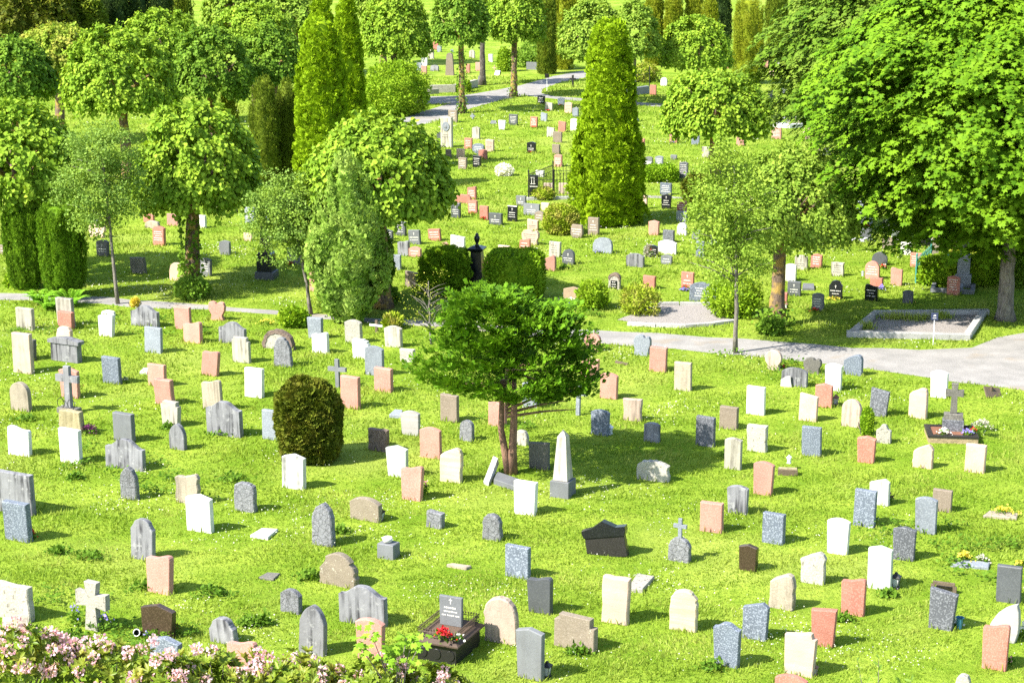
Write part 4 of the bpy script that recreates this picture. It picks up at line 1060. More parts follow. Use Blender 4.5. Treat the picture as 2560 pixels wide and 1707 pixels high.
bush('currant_bush', 1356, 712, 1325, 1398, 650, 'leafy bush beside the tan gravestone and lantern', 'bush', 2600, .12, 'leaf', 2.1, lum=.2, mass=.6)
bush('viburnum_bush', 905, 268, 828, 985, 150, 'broad domed leafy bush at the upper path left side', 'bush', 9000, .19, 'leaf', 2.1, lum=.12, mass=.75, depth=.8)
bush('round_shrub', 1240, 158, 1185, 1300, 100, 'dark mixed shrub on a low stone wall by the upper path', 'limed', 4500, .2, 'leaf', 2.1, lum=.2)
bush('clipped_shrub', 1122, 214, 1106, 1140, 183, 'small yellow-green clipped shrub on the walled grave', 'hedgey', 1200, .13, 'leaf', 2.6) if False else None
bush('clipped_shrub', 1065, 213, 1049, 1081, 186, 'yellow-green clipped shrub before the tall brown pillar', 'bush', 1800, .14, 'leaf', 2.8)
bush('tall_shrub', 1158, 165, 1142, 1176, 112, 'tall light green shrub behind the upper path trees', 'bush', 2200, .16, 'leaf', 2.2)
bush('russet_shrub', 1485, 190, 1440, 1515, 148, 'russet and green shrub inside the dark iron railing', 'hedgey', 2600, .17, 'leaf', 2.1, lum=.2)
bush('box_ball', 1990, 1000, 1977, 2007, 938, 'small clipped box ball beside the round pinkish gravestone', 'hedge', 1500, .06, 'leaf', 2.4, lum=.05)
bush('leafy_bush', 673, 753, 640, 706, 710, 'low bush with round leaves beside the lower path', 'bush', 1500, .11, 'lime', 2.1, lum=.15, mass=.6)
bush('golden_dwarf_conifer', 310, 706, 301, 319, 686, 'tiny golden conifer at the path edge', 'yel', 400, .09, 'spray', 2.2)
bush('yellow_sedge', 902, 755, 882, 922, 728, 'tuft of yellow-green spiky leaves beside the low wooden cross', 'hedgey', 300, .22, 'long', 2.1, up=1.0, mass=0, jit=.35)
bush('white_flower_bush', 1160, 405, 1136, 1180, 378, 'white-flowered low shrub beside the black far gravestone', 'white', 900, .1, 'leaf', 2.1, mass=.7)
bush('box_hedge', 2200, 655, 2108, 2298, 592, 'clipped hedge inside the green iron fence', 'hedge', 9000, .13, 'leaf', 7, 'hedge', .03, 2, .92, .35)
bush('creeper_bush', 2335, 660, 2318, 2372, 560, 'dark creeper bush behind the big maple trunk', 'limed', 2600, .16, 'lime', 2.2)
bush('blue_spruce', 1492, 590, 1480, 1502, 565, 'tiny blue-grey spruce before a pink gravestone', 'pale', 500, .1, 'spray', 2.1)
for x, y, xl, xr, yt, lab, mt in [(1760, 770, 1745, 1800, 735, 'sprouting shoots at the foot of the small-leaved lime', 'limed'), (440, 690, 398, 482, 640, 'low leafy clump at the foot of the ivy-clad lime', 'limed'), (40, 660, 12, 55, 625, 'small leafy bush left of the twin yew columns', 'bush'), (880, 700, 862, 915, 660, 'leaf clump at the foot of the broad lime', 'limed'), (2230, 590, 2190, 2290, 575, 'low heath plants behind the green iron fence', 'hedgey')]:
    bush('leaf_clump', x, y, xl, xr, yt, lab, mt, 900, .13, 'lime', 2.0, 'plant', .25, 2.5, .5)
for x, y, xl, xr, yt in [(95, 698, 60, 135, 655), (160, 704, 130, 215, 662), (112, 712, 92, 150, 676)]:
    b = F(x, y); m = ppm(b) / 1.08844; e = tag(empty('fern', b), {95: 'tall fern clump under the left yew column', 160: 'wide fern clump under the right yew column', 112: 'bright low fern in front of the twin yew columns'}[x], 'fern', 'ferns under the twin yews'); r = np.random.default_rng(x)
    n = 22; K = 16; L = (xr - xl) / 2 / m * 1.15; a = r.uniform(0, 6.28, n); s = np.linspace(.1, 1, K)
    D = np.stack([np.cos(a), np.sin(a)], 1); X = D[:, None, :] * (s * L)[None, :, None]; Z = (s * 1.5 - s ** 2 * .95)[None, :] * L * r.uniform(.8, 1.2, (n, 1))
    P = np.concatenate([X, Z[..., None]], 2); sd = np.stack([-D[:, 1], D[:, 0], 0 * a], 1)
    P2 = np.concatenate([P, P]).reshape(-1, 3); U = np.concatenate([np.repeat(sd, K, 0), -np.repeat(sd, K, 0)]); sz = np.tile((1.05 - s) * .32 * L + .03, 2 * n)
    place('fronds', P2, U + np.repeat(np.concatenate([np.c_[D, 0 * a], np.c_[D, 0 * a]]), K, 0) * .5, np.tile([0, 0, 1.], (len(P2), 1)) + r.normal(size=P2.shape) * .15, sz, 'long', LF['fern'], e)
# ------------------------------------------------------------------ ground, paths, grass
def flat(name, pts, z, mat, kind='structure'):
    mb = MB(); mb.add([(p[0], p[1], z) for p in pts], [tuple(range(len(pts)))]); o = mb.build(name, mat); return tag(o, kind=kind)
def ground_mat():
    m, nt, b = new_mat('lawn_ground'); g = nd(nt, 'ShaderNodeNewGeometry'); v = g.outputs['Position']
    c = mix(nt, ramp(nt, noise(nt, v, .5, 6, .6), .38, .62), (.14, .235, .016), (.265, .355, .04))
    c = mix(nt, mul(nt, ramp(nt, noise(nt, v, 5, 5, .65), .5, .66), .75), c, (.095, .185, .012))
    c = mix(nt, mul(nt, ramp(nt, noise(nt, v, .14, 3), .52, .68), .5), c, (.34, .385, .08))
    nt.links.new(c, b.inputs['Base Color']); b.inputs['Roughness'].default_value = 1; b.inputs['Specular IOR Level'].default_value = .05
    bn = nd(nt, 'ShaderNodeBump', {'Height': noise(nt, v, 7, 8, .7), 'Strength': .8, 'Distance': .12}); nt.links.new(bn.outputs[0], b.inputs['Normal'])
    return m
def path_mat():
    m, nt, b = new_mat('path_gravel'); g = nd(nt, 'ShaderNodeNewGeometry'); v = g.outputs['Position']
    c = mix(nt, ramp(nt, noise(nt, v, 1.1, 5, .6), .38, .64), (.24, .23, .215), (.315, .30, .28))
    c = mix(nt, mul(nt, ramp(nt, noise(nt, v, 26, 3, .6), .5, .64), .55), c, (.16, .155, .15))
    c = mix(nt, mul(nt, ramp(nt, noise(nt, v, .5, 4), .58, .66), .45), c, (.26, .2, .13))
    nt.links.new(c, b.inputs['Base Color']); b.inputs['Roughness'].default_value = .95; b.inputs['Specular IOR Level'].default_value = .1
    bn = nd(nt, 'ShaderNodeBump', {'Height': noise(nt, v, 40, 4), 'Strength': .5, 'Distance': .03}); nt.links.new(bn.outputs[0], b.inputs['Normal'])
    return m
PATH = path_mat()
flat('ground', [(-1500, -200), (1500, -200), (1500, 3000), (-1500, 3000)], 0, ground_mat())
def wob(px, seed, amp=.12, step=1.0):
    """ragged grass edge: subdivide and jitter a ground outline given in pixels"""
    rr = random.Random(seed); q = [F(*p) for p in px]; out = []
    for i, a in enumerate(q):
        b = q[(i + 1) % len(q)]; n = max(1, min(40, int((b - a).length / step)))
        for k in range(n):
            p = a.lerp(b, k / n); out.append((p.x + rr.uniform(-amp, amp), p.y + rr.uniform(-amp, amp) * 1.4))
    return out
LOWPATH = [(-260, 652), (0, 671), (250, 684), (480, 700), (700, 718), (930, 734), (1030, 742), (1365, 759), (1700, 777), (1960, 799), (2110, 803), (2230, 796), (2300, 776), (2400, 752), (2640, 690), (2760, 780), (2600, 960), (2352, 896), (2130, 866), (2000, 846), (1900, 836), (1700, 814), (1480, 797), (1370, 789), (1030, 753), (950, 748), (700, 730), (480, 713), (220, 699), (0, 689), (-260, 676)]
UPPATH = [(880, 288), (925, 272), (985, 252), (1035, 238), (975, 240), (940, 236), (980, 222), (1060, 221), (1110, 212), (1170, 202), (1230, 187), (1290, 171), (1340, 163), (1420, 150), (1420, 160), (1345, 178), (1290, 188), (1250, 203), (1242, 214), (1270, 222), (1335, 226), (1450, 234), (1530, 240), (1620, 250), (1620, 262), (1520, 246), (1440, 241), (1335, 233), (1240, 224), (1200, 219), (1130, 236), (1065, 255), (1030, 270), (985, 283), (940, 291)]
PLOT1 = [(1420, 735), (1500, 700), (1632, 703), (1690, 742), (1560, 752)]
flat('path', wob(LOWPATH, 1), .004, PATH); flat('path', wob(UPPATH, 2, .15, 1.5), .004, PATH)
flat('path', wob([(1430, 447), (1560, 452), (1700, 462), (1700, 466), (1560, 457), (1430, 451)], 3, .1), .004, PATH)
flat('gravel_bed', wob(PLOT1, 3, .08, .5), .006, GRAVEL)
def inside(P, poly):
    x, y = P[:, 0], P[:, 1]; c = np.zeros(len(P), bool); n = len(poly)
    for i in range(n):
        (x1, y1), (x2, y2) = poly[i], poly[(i + 1) % n]
        if y1 == y2: continue
        c ^= ((y1 > y) != (y2 > y)) & (x < (x2 - x1) * (y - y1) / (y2 - y1) + x1)
    return c
KPLOT = [(1945, 775), (2228, 782), (2268, 722), (2005, 725)]
KEEP_OUT = [[F(*p)[:2] for p in q] for q in (LOWPATH, UPPATH, PLOT1, KPLOT)]
def lawn_points(N, r0, r1, half, r, pw=0.0):
    rad = r0 * (r1 / r0) ** r.uniform(0, 1, N); an = r.uniform(-half, half, N)
    P = np.stack([rad * np.sin(an), rad * np.cos(an), 0 * rad], 1)
    ok = np.ones(N, bool)
    for q in KEEP_OUT: ok &= ~inside(P, q)
    return P[ok]
r = np.random.default_rng(2)
P = lawn_points(620000, 30, 150, .36, r); d = np.linalg.norm(P, axis=1)
tuft = .75 + .5 * np.clip(lump(P, 3, 2.6), -1, 1.2) + .25 * np.clip(lump(P, 4, .7), -1, 1)
S = (.085 * (d / 40) ** .55) * np.clip(tuft, .3, 1.5) * r.uniform(.55, 1.3, len(P))
lean = np.stack([lump(P, 5, 1.4), lump(P, 6, 1.4), 0 * d], 1) * .35
U = np.array([0, 0, 1.]) + lean + r.normal(size=P.shape) * .45
Nn = r.normal(size=P.shape) + np.array([0, -.6, .2])
g = place('grass', P, U, Nn, S, 'blade', LF['grass'], None, Sv=.020 * (d / 34) ** .8 * r.uniform(.6, 1.2, len(P)))
tag(g, 'sunlit yellow-green grass covering the whole lawn', 'grass', kind='stuff')
# longer unmown blades round the feet of the stones
Q = []
for x, y, w_ in STONE_SPOTS:
    n = int(40 * max(w_, .4)); a = r.uniform(-.5, .5, n) * w_ * 1.25; bb = r.normal(size=n) * .05 + r.choice([-.12, .12], n)
    Q.append(np.stack([x + a * math.cos(STONE_ROT) - bb * math.sin(STONE_ROT), y + a * math.sin(STONE_ROT) + bb * math.cos(STONE_ROT), 0 * a], 1))
Q = np.concatenate(Q); d = np.linalg.norm(Q, axis=1)
ok = np.ones(len(Q), bool)
for q in KEEP_OUT: ok &= ~inside(Q, q)
Q = Q[ok]; d = d[ok]
g = place('long_grass', Q, np.array([0, 0, 1.]) + r.normal(size=Q.shape) * .3, r.normal(size=Q.shape) + np.array([0, -.6, 0]), .15 * r.uniform(.5, 1.3, len(Q)), 'blade', LF['grass'], None, Sv=.02 * (d / 34) ** .8)
tag(g, 'longer grass blades left standing round the stones', 'grass', kind='stuff')
P = lawn_points(90000, 31, 130, .34, r); k = lump(P, 11, .55) + .6 * lump(P, 12, 1.9); P = P[k > 1.05 + r.normal(size=len(P)) * .45][:7500]
d = np.linalg.norm(P, axis=1); P[:, 2] = r.uniform(.05, .11, len(P)) * (d / 40) ** .5
g = place('clover_flowers', P, r.normal(size=P.shape) * np.array([1, 1, .4]), np.array([0, -.5, 1.]) + r.normal(size=P.shape) * .3, .027 * (d / 34) ** .6 * r.uniform(.6, 1.2, len(P)), 'petal', LF['clov'])
tag(g, 'small white clover flowers scattered through the grass', 'flowers', kind='stuff')
# leafy weeds
P = lawn_points(2600, 31, 75, .34, r); k = lump(P, 21, .5); P = P[k > 1.0][:150]
n = 34; Qs = P[:, None, :] + r.normal(size=(len(P), n, 3)) * np.array([.16, .16, .03]) * r.uniform(.5, 1.5, (len(P), 1, 1)); Qs[..., 2] = np.abs(Qs[..., 2]) + .06 + r.uniform(0, .08, (len(P), n)); Qs = Qs.reshape(-1, 3)
g = place('weeds', Qs, r.normal(size=Qs.shape) * np.array([1, 1, .3]) + np.array([0, 0, .2]), np.array([0, -.3, 1.]) + r.normal(size=Qs.shape) * .35, .10 * r.uniform(.5, 1.3, len(Qs)), 'leaf', LF['weed'])
tag(g, 'low broad-leaved weeds growing in the lawn', 'weeds', kind='stuff')
WEEDS = [('20', 2060, 850, 190, 70, 'weed mat before a humped grey marble stone'), ('20', 1540, 800, 60, 40, 'weed tuft between the cream and pointed stones'), ('20', 250, 720, 90, 30, 'flat weed patch above a white stone at left'), ('30', 540, 380, 100, 60, 'leafy weed patch left of the shouldered grey stone'), ('30', 830, 420, 160, 50, 'long weed patch under the shouldered grey stone'), ('30', 1340, 700, 130, 60, 'weeds at the foot of the pink wave-topped stone'),
         ('30', 1950, 760, 150, 110, 'tall nettle clump in the near lawn'), ('30', 640, 1160, 120, 80, 'nettle clump above the rhododendron'), ('30', 2270, 1040, 110, 90, 'nettle clump beside the leaning shouldered stone'), ('31', 280, 350, 70, 70, 'bright bramble clump left of the mossy shouldered stone'), ('31', 30, 590, 60, 70, 'bushy weed left of the pointed grey stone'), ('32', 1060, 820, 80, 40, 'weeds at the foot of a granite gravestone'),
         ('32', 350, 740, 60, 30, 'weed rosette under the step-shouldered stone'), ('33', 630, 440, 45, 30, 'weed tuft below the grave lantern'), ('33', 400, 570, 55, 25, 'weed patch between two pink stones'), ('20', 2130, 1270, 140, 60, 'weed patch beside the cracked slate stone'), ('20', 690, 1260, 80, 30, 'flat weeds left of the beige stone'), ('22', 1960, 1060, 40, 80, 'green shoots behind the narrow cream stone'), ('31', 440, 110, 50, 50, 'weeds beside the pointed slate stone'), ('12', 480, 900, 40, 30, 'weeds beside a rough pink stone')]
for i, (tl, x, y, hw, hh, lab) in enumerate(WEEDS):
    p = gp(*T(tl, x, y)); kk = .47655 if tl in ('31', '32', '33') else .27234
    m = ppm(p); a = hw * kk / m; h = max(.16, hh * kk / m * .75); n = int(130 + 900 * a * h); rr = np.random.default_rng(50 + i)
    e = tag(empty('weed_clump', p), lab, 'weeds', 'weed clumps in the near lawn')
    q = rr.normal(size=(n, 3)) * np.array([a * .55, a * .4, 0]); q[:, 2] = rr.uniform(.03, h, n) * np.exp(-(q[:, 0] / a) ** 2)
    place('leaves', q, rr.normal(size=q.shape) + np.array([0, 0, .3]), np.array([0, -.3, 1.]) + rr.normal(size=q.shape) * .5, .10 * rr.uniform(.5, 1.3, n), 'leaf', LF['weed'], e)

# ------------------------------------------------------------------ crosses, monuments
def crossbars(w, h, arm, zarm, flare=0.0, aw=None):
    a = arm / 2; aw = aw or arm; k = flare
    return [(-a * (1 + k * 1.2), 0), (a * (1 + k * 1.2), 0), (a, zarm - aw / 2), (w / 2, zarm - aw / 2 * (1 + k)), (w / 2, zarm + aw / 2 * (1 + k)), (a, zarm + aw / 2), (a * (1 + k), h), (-a * (1 + k), h), (-a, zarm + aw / 2), (-w / 2, zarm + aw / 2 * (1 + k)), (-w / 2, zarm - aw / 2 * (1 + k)), (-a, zarm - aw / 2)]
def dims(tl, xl, xr, yt, yb):
    x0, y0 = T(tl, xl, yt); x1, y1 = T(tl, xr, yb); p = gp((x0 + x1) / 2, y1)
    return p, (x1 - x0) / ppm(p) / math.cos(math.atan2(p.x, p.y) + STONE_ROT), zat(p, y0)
def thing(name, p, label, cat, group=None, rz=STONE_ROT): return tag(empty(name, p, rz), label, cat, group)
CR = 'stone crosses among the graves'
def simple_cross(tl, xl, xr, yt, yb, arm, zf, mat, label, flare=0.0, t=.1, z0=-.04, name='stone_cross', aw=None):
    p, w_, h = dims(tl, xl, xr, yt, yb); mb = MB(); mb.slab(crossbars(w_, h - z0, arm, (h - z0) * zf, flare, aw), t, .008)
    o = mb.build(name, MAT[mat]); o.location = p + Vector((0, 0, z0)); o.rotation_euler = (0, R(rng.uniform(-1.5, 1.5)), STONE_ROT); tag(o, label, 'cross', CR); return o
simple_cross('21', 673, 835, 160, 418, .13, .66, 'gs', 'slim plain grey stone cross beside a red slab')
simple_cross('22', 522, 690, 375, 675, .115, .70, 'gl', 'narrow pale stone cross right of the dark cypress')
simple_cross('30', 727, 992, 632, 1072, .24, .64, 'cl', 'lichened cross with flared arms among blue flowers', .30, .15, aw=.26)
simple_cross('02', 533, 585, 690, 800, .14, .68, 'bk', 'small black cross on the grassy island by the upper path')
simple_cross('01', 2010, 2062, 1372, 1440, .07, .6, 'wh', 'small white wooden cross before a red stone')
simple_cross('01', 2172, 2210, 600, 650, .06, .55, 'tn', 'tiny wooden cross near the upper path trunks')
simple_cross('01', 1970, 2010, 1045, 1095, .12, .6, 'gl', 'small grey cross in flowers beside the upper lawn')
p, w_, h = dims('21', 335, 412, 320, 480); o = simple_cross('21', 335, 412, 320, 480, .11, .75, 'pc', 'small cross mostly hidden behind the round dark yew bush')
# cross with two iron rings
p, w_, h = dims('20', 540, 735, 222, 650); e = thing('wreath_cross', p, 'tall grey cross with iron wreath rings on a plinth', 'cross', CR)
pw = .66; mb = MB(); mb.box(-pw / 2, pw / 2, -.16, .16, -.04, .16, .015); mb.build('plinth', MAT['dl'], e)
mb = MB(); mb.slab([(x, z + .16) for x, z in crossbars(w_, h - .16, .20, (h - .16) * .70, 0, .2)], .13, .01); mb.build('cross', MAT['sm'], e)
for sx in (-1, 1):
    mb = MB(); mb.tube([(sx * .19 + .13 * math.cos(a), -.13, .30 + .15 * math.sin(a)) for a in np.linspace(0, 6.283, 20)], .011, 5); mb.build('wreath_ring', IRON, e)
# low wooden cross by the path
p, w_, h = dims('11', 1050, 1166, 1370, 1485); e = thing('wooden_cross', p, 'low wooden cross with white crossbar by the lower path', 'cross', CR)
mb = MB(); mb.box(-.045, .045, -.03, .03, -.05, h, .006); mb.build('post', WOOD, e); mb = MB(); mb.box(-w_ / 2, w_ / 2, -.055, -.032, h * .52, h * .68, .006); mb.build('crossbar', WHITE, e)
# small cross on rounded slate
p, w_, h = dims('32', 823, 935, 32, 255); e = thing('slate_cross', p, 'small pale cross standing on a rounded cracked slate', 'cross', CR)
hh = zat(p, T('32', 0, 130)[1]); mb = MB(); mb.slab(outline('round', w_, hh + .04, 1, .6, 3), .16, .02); o = mb.build('base_stone', MAT['sl'], e); o.location.z = -.04
mb = MB(); mb.slab([(x, z + hh - .03) for x, z in crossbars(w_ * .62, h - hh + .03, .085, (h - hh) * .66)], .07, .006); mb.build('cross', MAT['gl'], e)
# gabled little cross stone on the far lawn
p, w_, h = dims('02', 1103, 1158, 1000, 1117); e = thing('gabled_cross_stone', p, 'small gabled grey stone with a cross on top', 'gravestone', 'gravestones on the far slope')
mb = MB(); mb.box(-w_ / 2, w_ / 2, -.15, .15, 0, .2, .01); mb.build('plinth', MAT['gl'], e)
hb = h * .66; mb = MB(); mb.slab([(-w_ * .38, .2), (w_ * .38, .2), (w_ * .38, hb * .85), (0, hb * 1.05), (-w_ * .38, hb * .85)], .2, .01); o = mb.build('body', MAT['gl'], e)
mb = MB(); mb.slab(outline('round', w_ * .34, hb * .45), .02, .004, -.11); q = mb.build('niche', MAT['dg'], o); q.location.z = .25
mb = MB(); mb.slab([(x, z + hb) for x, z in crossbars(w_ * .5, h - hb, .06, (h - hb) * .6)], .06, .005); mb.build('cross', MAT['gl'], e)
# obelisk
p, w_, h = dims('22', 383, 550, 805, 1408); e = thing('obelisk', p, 'pale grey four-sided obelisk on a square plinth', 'obelisk', rz=R(-24))
w_ = .50; hp = zat(p, T('22', 0, 1260)[1])
mb = MB(); mb.box(-w_ / 2, w_ / 2, -w_ / 2, w_ / 2, -.05, hp, .015); mb.build('plinth', MAT['gs'], e)
s = .195; mb = MB(); mb.loft([[(-k, -k), (k, -k), (k, k), (-k, k)] for k in (s, s * .58, .004)], [hp + .01, h - .17, h]); mb.build('shaft', MAT['cr'], e)
# obelisk by the green fence
p, w_, h = dims('13', 1738, 1838, 460, 1060); e = thing('obelisk', p, 'slim grey obelisk before the green iron fence', 'obelisk', rz=R(-16))
mb = MB(); mb.box(-.30, .30, -.30, .30, -.05, .5, .015); mb.build('plinth', MAT['gl'], e)
mb = MB(); mb.loft([[(-k, -k), (k, -k), (k, k), (-k, k)] for k in (.23, .23, .20)], [.505, 1.2, 1.25]); mb.build('die', MAT['gl'], e)
mb = MB(); mb.loft([[(-k, -k), (k, -k), (k, k), (-k, k)] for k in (.17, .10, .003)], [1.252, 3.3, 3.5]); mb.build('shaft', MAT['gs'], e)
p, w_, h = dims('13', 1590, 1900, 1040, 1130); e = thing('grave_surround', p + Vector((0, .8, 0)), 'stone grave surround in front of the slim obelisk', 'grave', rz=R(-16))
for x0, x1, y0, y1 in ((-.8, .8, -.75, -.6), (-.8, -.65, -.598, .6), (.65, .8, -.598, .6)):
    mb = MB(); mb.box(x0, x1, y0, y1, -.05, .16, .012); mb.build('kerb', MAT['gs'], e)
mb = MB(); mb.box(-.2, .35, -.5, .2, 0, .2, .012); mb.build('step', MAT['gl'], e)
# black urn monument
p, w_, h = dims('11', 1885, 2125, 585, 1118); e = thing('urn_monument', p + Vector((.1, .3, 0)), 'tall black monument crowned by a draped urn', 'monument', rz=R(-14))
k = h / 2.75
def sq(s): return [(-s, -s), (s, -s), (s, s), (-s, s)]
kw_ = k * 1.18
mb = MB(); mb.box(-.56 * kw_, .46 * kw_, -.45 * kw_, .45 * kw_, -.05, .30 * k, .015); mb.build('base_step', MAT['dg'], e)
mb = MB(); mb.loft([sq(.34 * kw_), sq(.34 * kw_), sq(.28 * kw_), sq(.27 * kw_)], [.302 * k, .42 * k, .50 * k, .95 * k]); mb.build('pedestal', MAT['bw'], e)
mb = MB(); mb.loft([sq(.26 * kw_), sq(.21 * kw_), sq(.21 * kw_), sq(.30 * kw_), sq(.32 * kw_), sq(.24 * kw_), sq(.13 * kw_)], [.952 * k, 1.85 * k, 1.9 * k, 1.97 * k, 2.06 * k, 2.1 * k, 2.16 * k]); mb.build('shaft', MAT['bk'], e)
mb = MB(); mb.lathe([(r_ * k, z * k) for r_, z in ((.12, 2.165), (.07, 2.22), (.06, 2.27), (.12, 2.38), (.145, 2.50), (.13, 2.58), (.08, 2.63), (.09, 2.67), (.03, 2.75))], 14); mb.build('urn', MAT['bk'], e, True)
# black obelisk base under the thin tree
p, w_, h = dims('11', 18, 180, 440, 985); e = thing('obelisk', p, 'black obelisk on a heavy base, half hidden by the curved thin tree', 'obelisk', rz=R(-10))
mb = MB(); mb.box(-.37, .37, -.37, .37, -.05, .30, .02); mb.build('base_step', MAT['dg'], e); mb = MB(); mb.loft([sq(.30), sq(.30), sq(.25)], [.302, .98, 1.04]); mb.build('die', MAT['bk'], e); mb = MB(); mb.loft([sq(.21), sq(.14), sq(.01)], [1.042, 2.3, 2.5]); mb.build('shaft', MAT['bk'], e)
# leaning black monument
p, w_, h = dims('32', 392, 615, 42, 222); e = thing('black_monument', p, 'big leaning black monument with a pediment and white runs', 'monument'); e.rotation_euler = (R(-4), R(-10), R(-16))
w_ = .98; h *= .98
mb = MB(); mb.slab([(-w_ / 2 * .96, -.05), (w_ / 2 * .98, -.05), (w_ / 2 * .95, h * .54), (-w_ / 2 * .95, h * .54)], .20, .01); mb.build('body', MAT['bw'], e)
mb = MB(); hh = h * .545; mb.slab([(-w_ * .5, hh), (w_ * .5, hh), (w_ * .53, hh + .10), (w_ * .53, hh + .21), (w_ * .30, hh + .21), (.0, h), (-w_ * .30, hh + .21), (-w_ * .53, hh + .17), (-w_ * .53, hh + .10)], .26, .012); mb.build('pediment', MAT['bk'], e)
# wide capped marble monument at left
p, w_, h = dims('20', 495, 730, -43, 178); e = thing('capped_monument', p, 'broad streaky grey monument with an overhanging cap', 'monument')
mb = MB(); mb.slab(outline('rect', w_, h * .74), .24, .012); mb.build('body', MAT['sm'], e)
mb = MB(); mb.slab([(-w_ * .58, h * .745), (w_ * .58, h * .745), (w_ * .58, h * .88), (w_ * .3, h * .95), (0, h), (-w_ * .3, h * .95), (-w_ * .58, h * .88)], .32, .012); mb.build('cap', MAT['sm'], e)
# tall stele with a round medallion
p, w_, h = dims('01', 1703, 1803, 1070, 1352); e = thing('stele', p, 'tall cream stele with a round bronze-green medallion', 'gravestone', 'gravestones on the far slope')
mb = MB(); mb.slab(outline('rect', w_, h), .22, .02); st = mb.build('body', MAT['cr'], e); st.location.z = -.02
mb = MB(); rr_ = w_ * .33; mb.slab([(rr_ * math.cos(a), h * .68 + rr_ * 1.15 * math.sin(a)) for a in np.linspace(0, 6.283, 21)[:-1]], .04, .008, -.13); md = mb.build('medallion', MAT['gl'], e)
mb = MB(); mb.lathe([(.02, -.03), (.10, .0), (.12, .08), (.09, .17), (.03, .2)], 10); hd = mb.build('portrait_relief', MAT['gs'], md, True); hd.location = (0, -.14, h * .63); hd.scale = (1, .35, 1)
letters(e, w_, h, .22, TEXTD, 3, False, .45, .3, 2)
# tall brown pillar and reddish post far back
p, w_, h = dims('01', 1745, 1815, 490, 692); e = tag(empty('pillar', p, R(-12)), 'tall brown roughly cut pillar by the upper path', 'gravestone', 'gravestones on the far slope'); mb = MB(); mb.loft([[(-a, -.16), (a, -.16), (a, .16), (-a, .16)] for a in (w_ / 2, w_ * .42, w_ * .34, w_ * .2)], [-.05, h * .5, h * .93, h]); mb.build('body', MAT['br'], e)
p, w_, h = dims('02', 995, 1035, 540, 860); e = tag(empty('gate_post', p, R(-12)), 'reddish stone gate post at the dark iron railing', 'post'); mb = MB(); mb.box(-.16, .16, -.16, .16, -.05, h - .2, .015); mb.build('shaft', MAT['rd'], e); mb = MB(); mb.loft([sq(.2), sq(.2), sq(.03)], [h - .198, h - .12, h]); mb.build('cap', MAT['rd'], e)

# ------------------------------------------------------------------ flowerbed with the stone cross
fl, fr, br_ = gp(*T('23', 1465, 930)), gp(*T('23', 1935, 945)), gp(*T('23', 2040, 850))
u = (fr - fl).normalized(); v = Vector((-u.y, u.x, 0)); W_ = (fr - fl).length; D_ = 1.15
e = tag(empty('flowerbed_grave', fl + u * W_ / 2, math.atan2(u.y, u.x)), 'raised brick-edged grave bed with flowers and a stone cross', 'grave')
hw = W_ / 2
mb = MB(); mb.box(-hw + .02, hw - .02, .02, D_ - .02, -.05, .16); mb.build('brick_edging', stone_mat('brick_edging', (.34, .26, .15), (.2, .15, .09), .6, ss=12, bump=.6), e)
for x0, x1, y0, y1 in ((-hw, hw, 0, .15), (-hw, hw, D_ - .15, D_), (-hw, -hw + .15, .152, D_ - .152), (hw - .15, hw, .152, D_ - .152)):
    mb = MB(); mb.box(x0, x1, y0, y1, .162, .22, .008); mb.build('coping', MAT['bw'], e)
mb = MB(); mb.box(-hw + .14, hw - .14, .14, D_ - .14, .1, .19); mb.build('soil', plain('red_brown_soil', (.2, .085, .045), .95, 0, .3, 40, .5), e)
e2 = tag(empty('cross_monument', fl + u * (hw * 1.08) + v * .72 + Vector((0, 0, .19)), math.atan2(u.y, u.x) + R(-6)), 'speckled stone cross on a two-step plinth in the flowerbed', 'cross', CR)
mb = MB(); mb.box(-.29, .29, -.15, .15, 0, .32, .012); mb.build('lower_plinth', MAT['gd'], e2); mb = MB(); mb.box(-.26, .26, -.13, .13, .322, .49, .012); mb.build('upper_plinth', MAT['dl'], e2)
mb = MB(); mb.slab([(x, z + .49) for x, z in crossbars(.50, .86, .16, .58, .16, .17)], .13, .012); mb.build('cross', MAT['dl'], e2)

# ------------------------------------------------------------------ iron-railed grave
fl, fr, br_ = gp(*T('31', 838, 770)), gp(*T('31', 1053, 808)), gp(*T('31', 1222, 700))
u = (fr - fl).normalized(); v = Vector((-u.y, u.x, 0)); W_ = (fr - fl).length; D_ = (br_ - fr).length; hw = W_ / 2
e = tag(empty('iron_railed_grave', fl + u * hw, math.atan2(u.y, u.x)), 'rusty black iron tomb chest with a low spiked railing', 'grave')
Hc = .42
mb = MB(); mb.box(-hw + .03, hw - .03, .03, D_ - .03, -.05, Hc - .06, .01); mb.build('chest', IRON, e)
for x in (-.3, 0, .3):
    mb = MB(); mb.slab([(x + .09 * math.cos(a), .18 + .11 * math.sin(a)) for a in np.linspace(0, 6.283, 15)[:-1]], .02, .004, .022); mb.build('relief', IRON, e)
mb = MB(); o_, i_ = [(-hw - .05, -.05), (hw + .05, -.05), (hw + .05, D_ + .05), (-hw - .05, D_ + .05)], [(-hw + .06, .06), (hw - .06, .06), (hw - .06, D_ - .06), (-hw + .06, D_ - .06)]
mb.loft([[(-hw, 0), (hw, 0), (hw, D_), (-hw, D_)], o_, o_, i_], [Hc - .06, Hc - .03, Hc, Hc + .07]); mb.build('cornice', RUST, e)
rl = MB(); z0 = Hc + .07
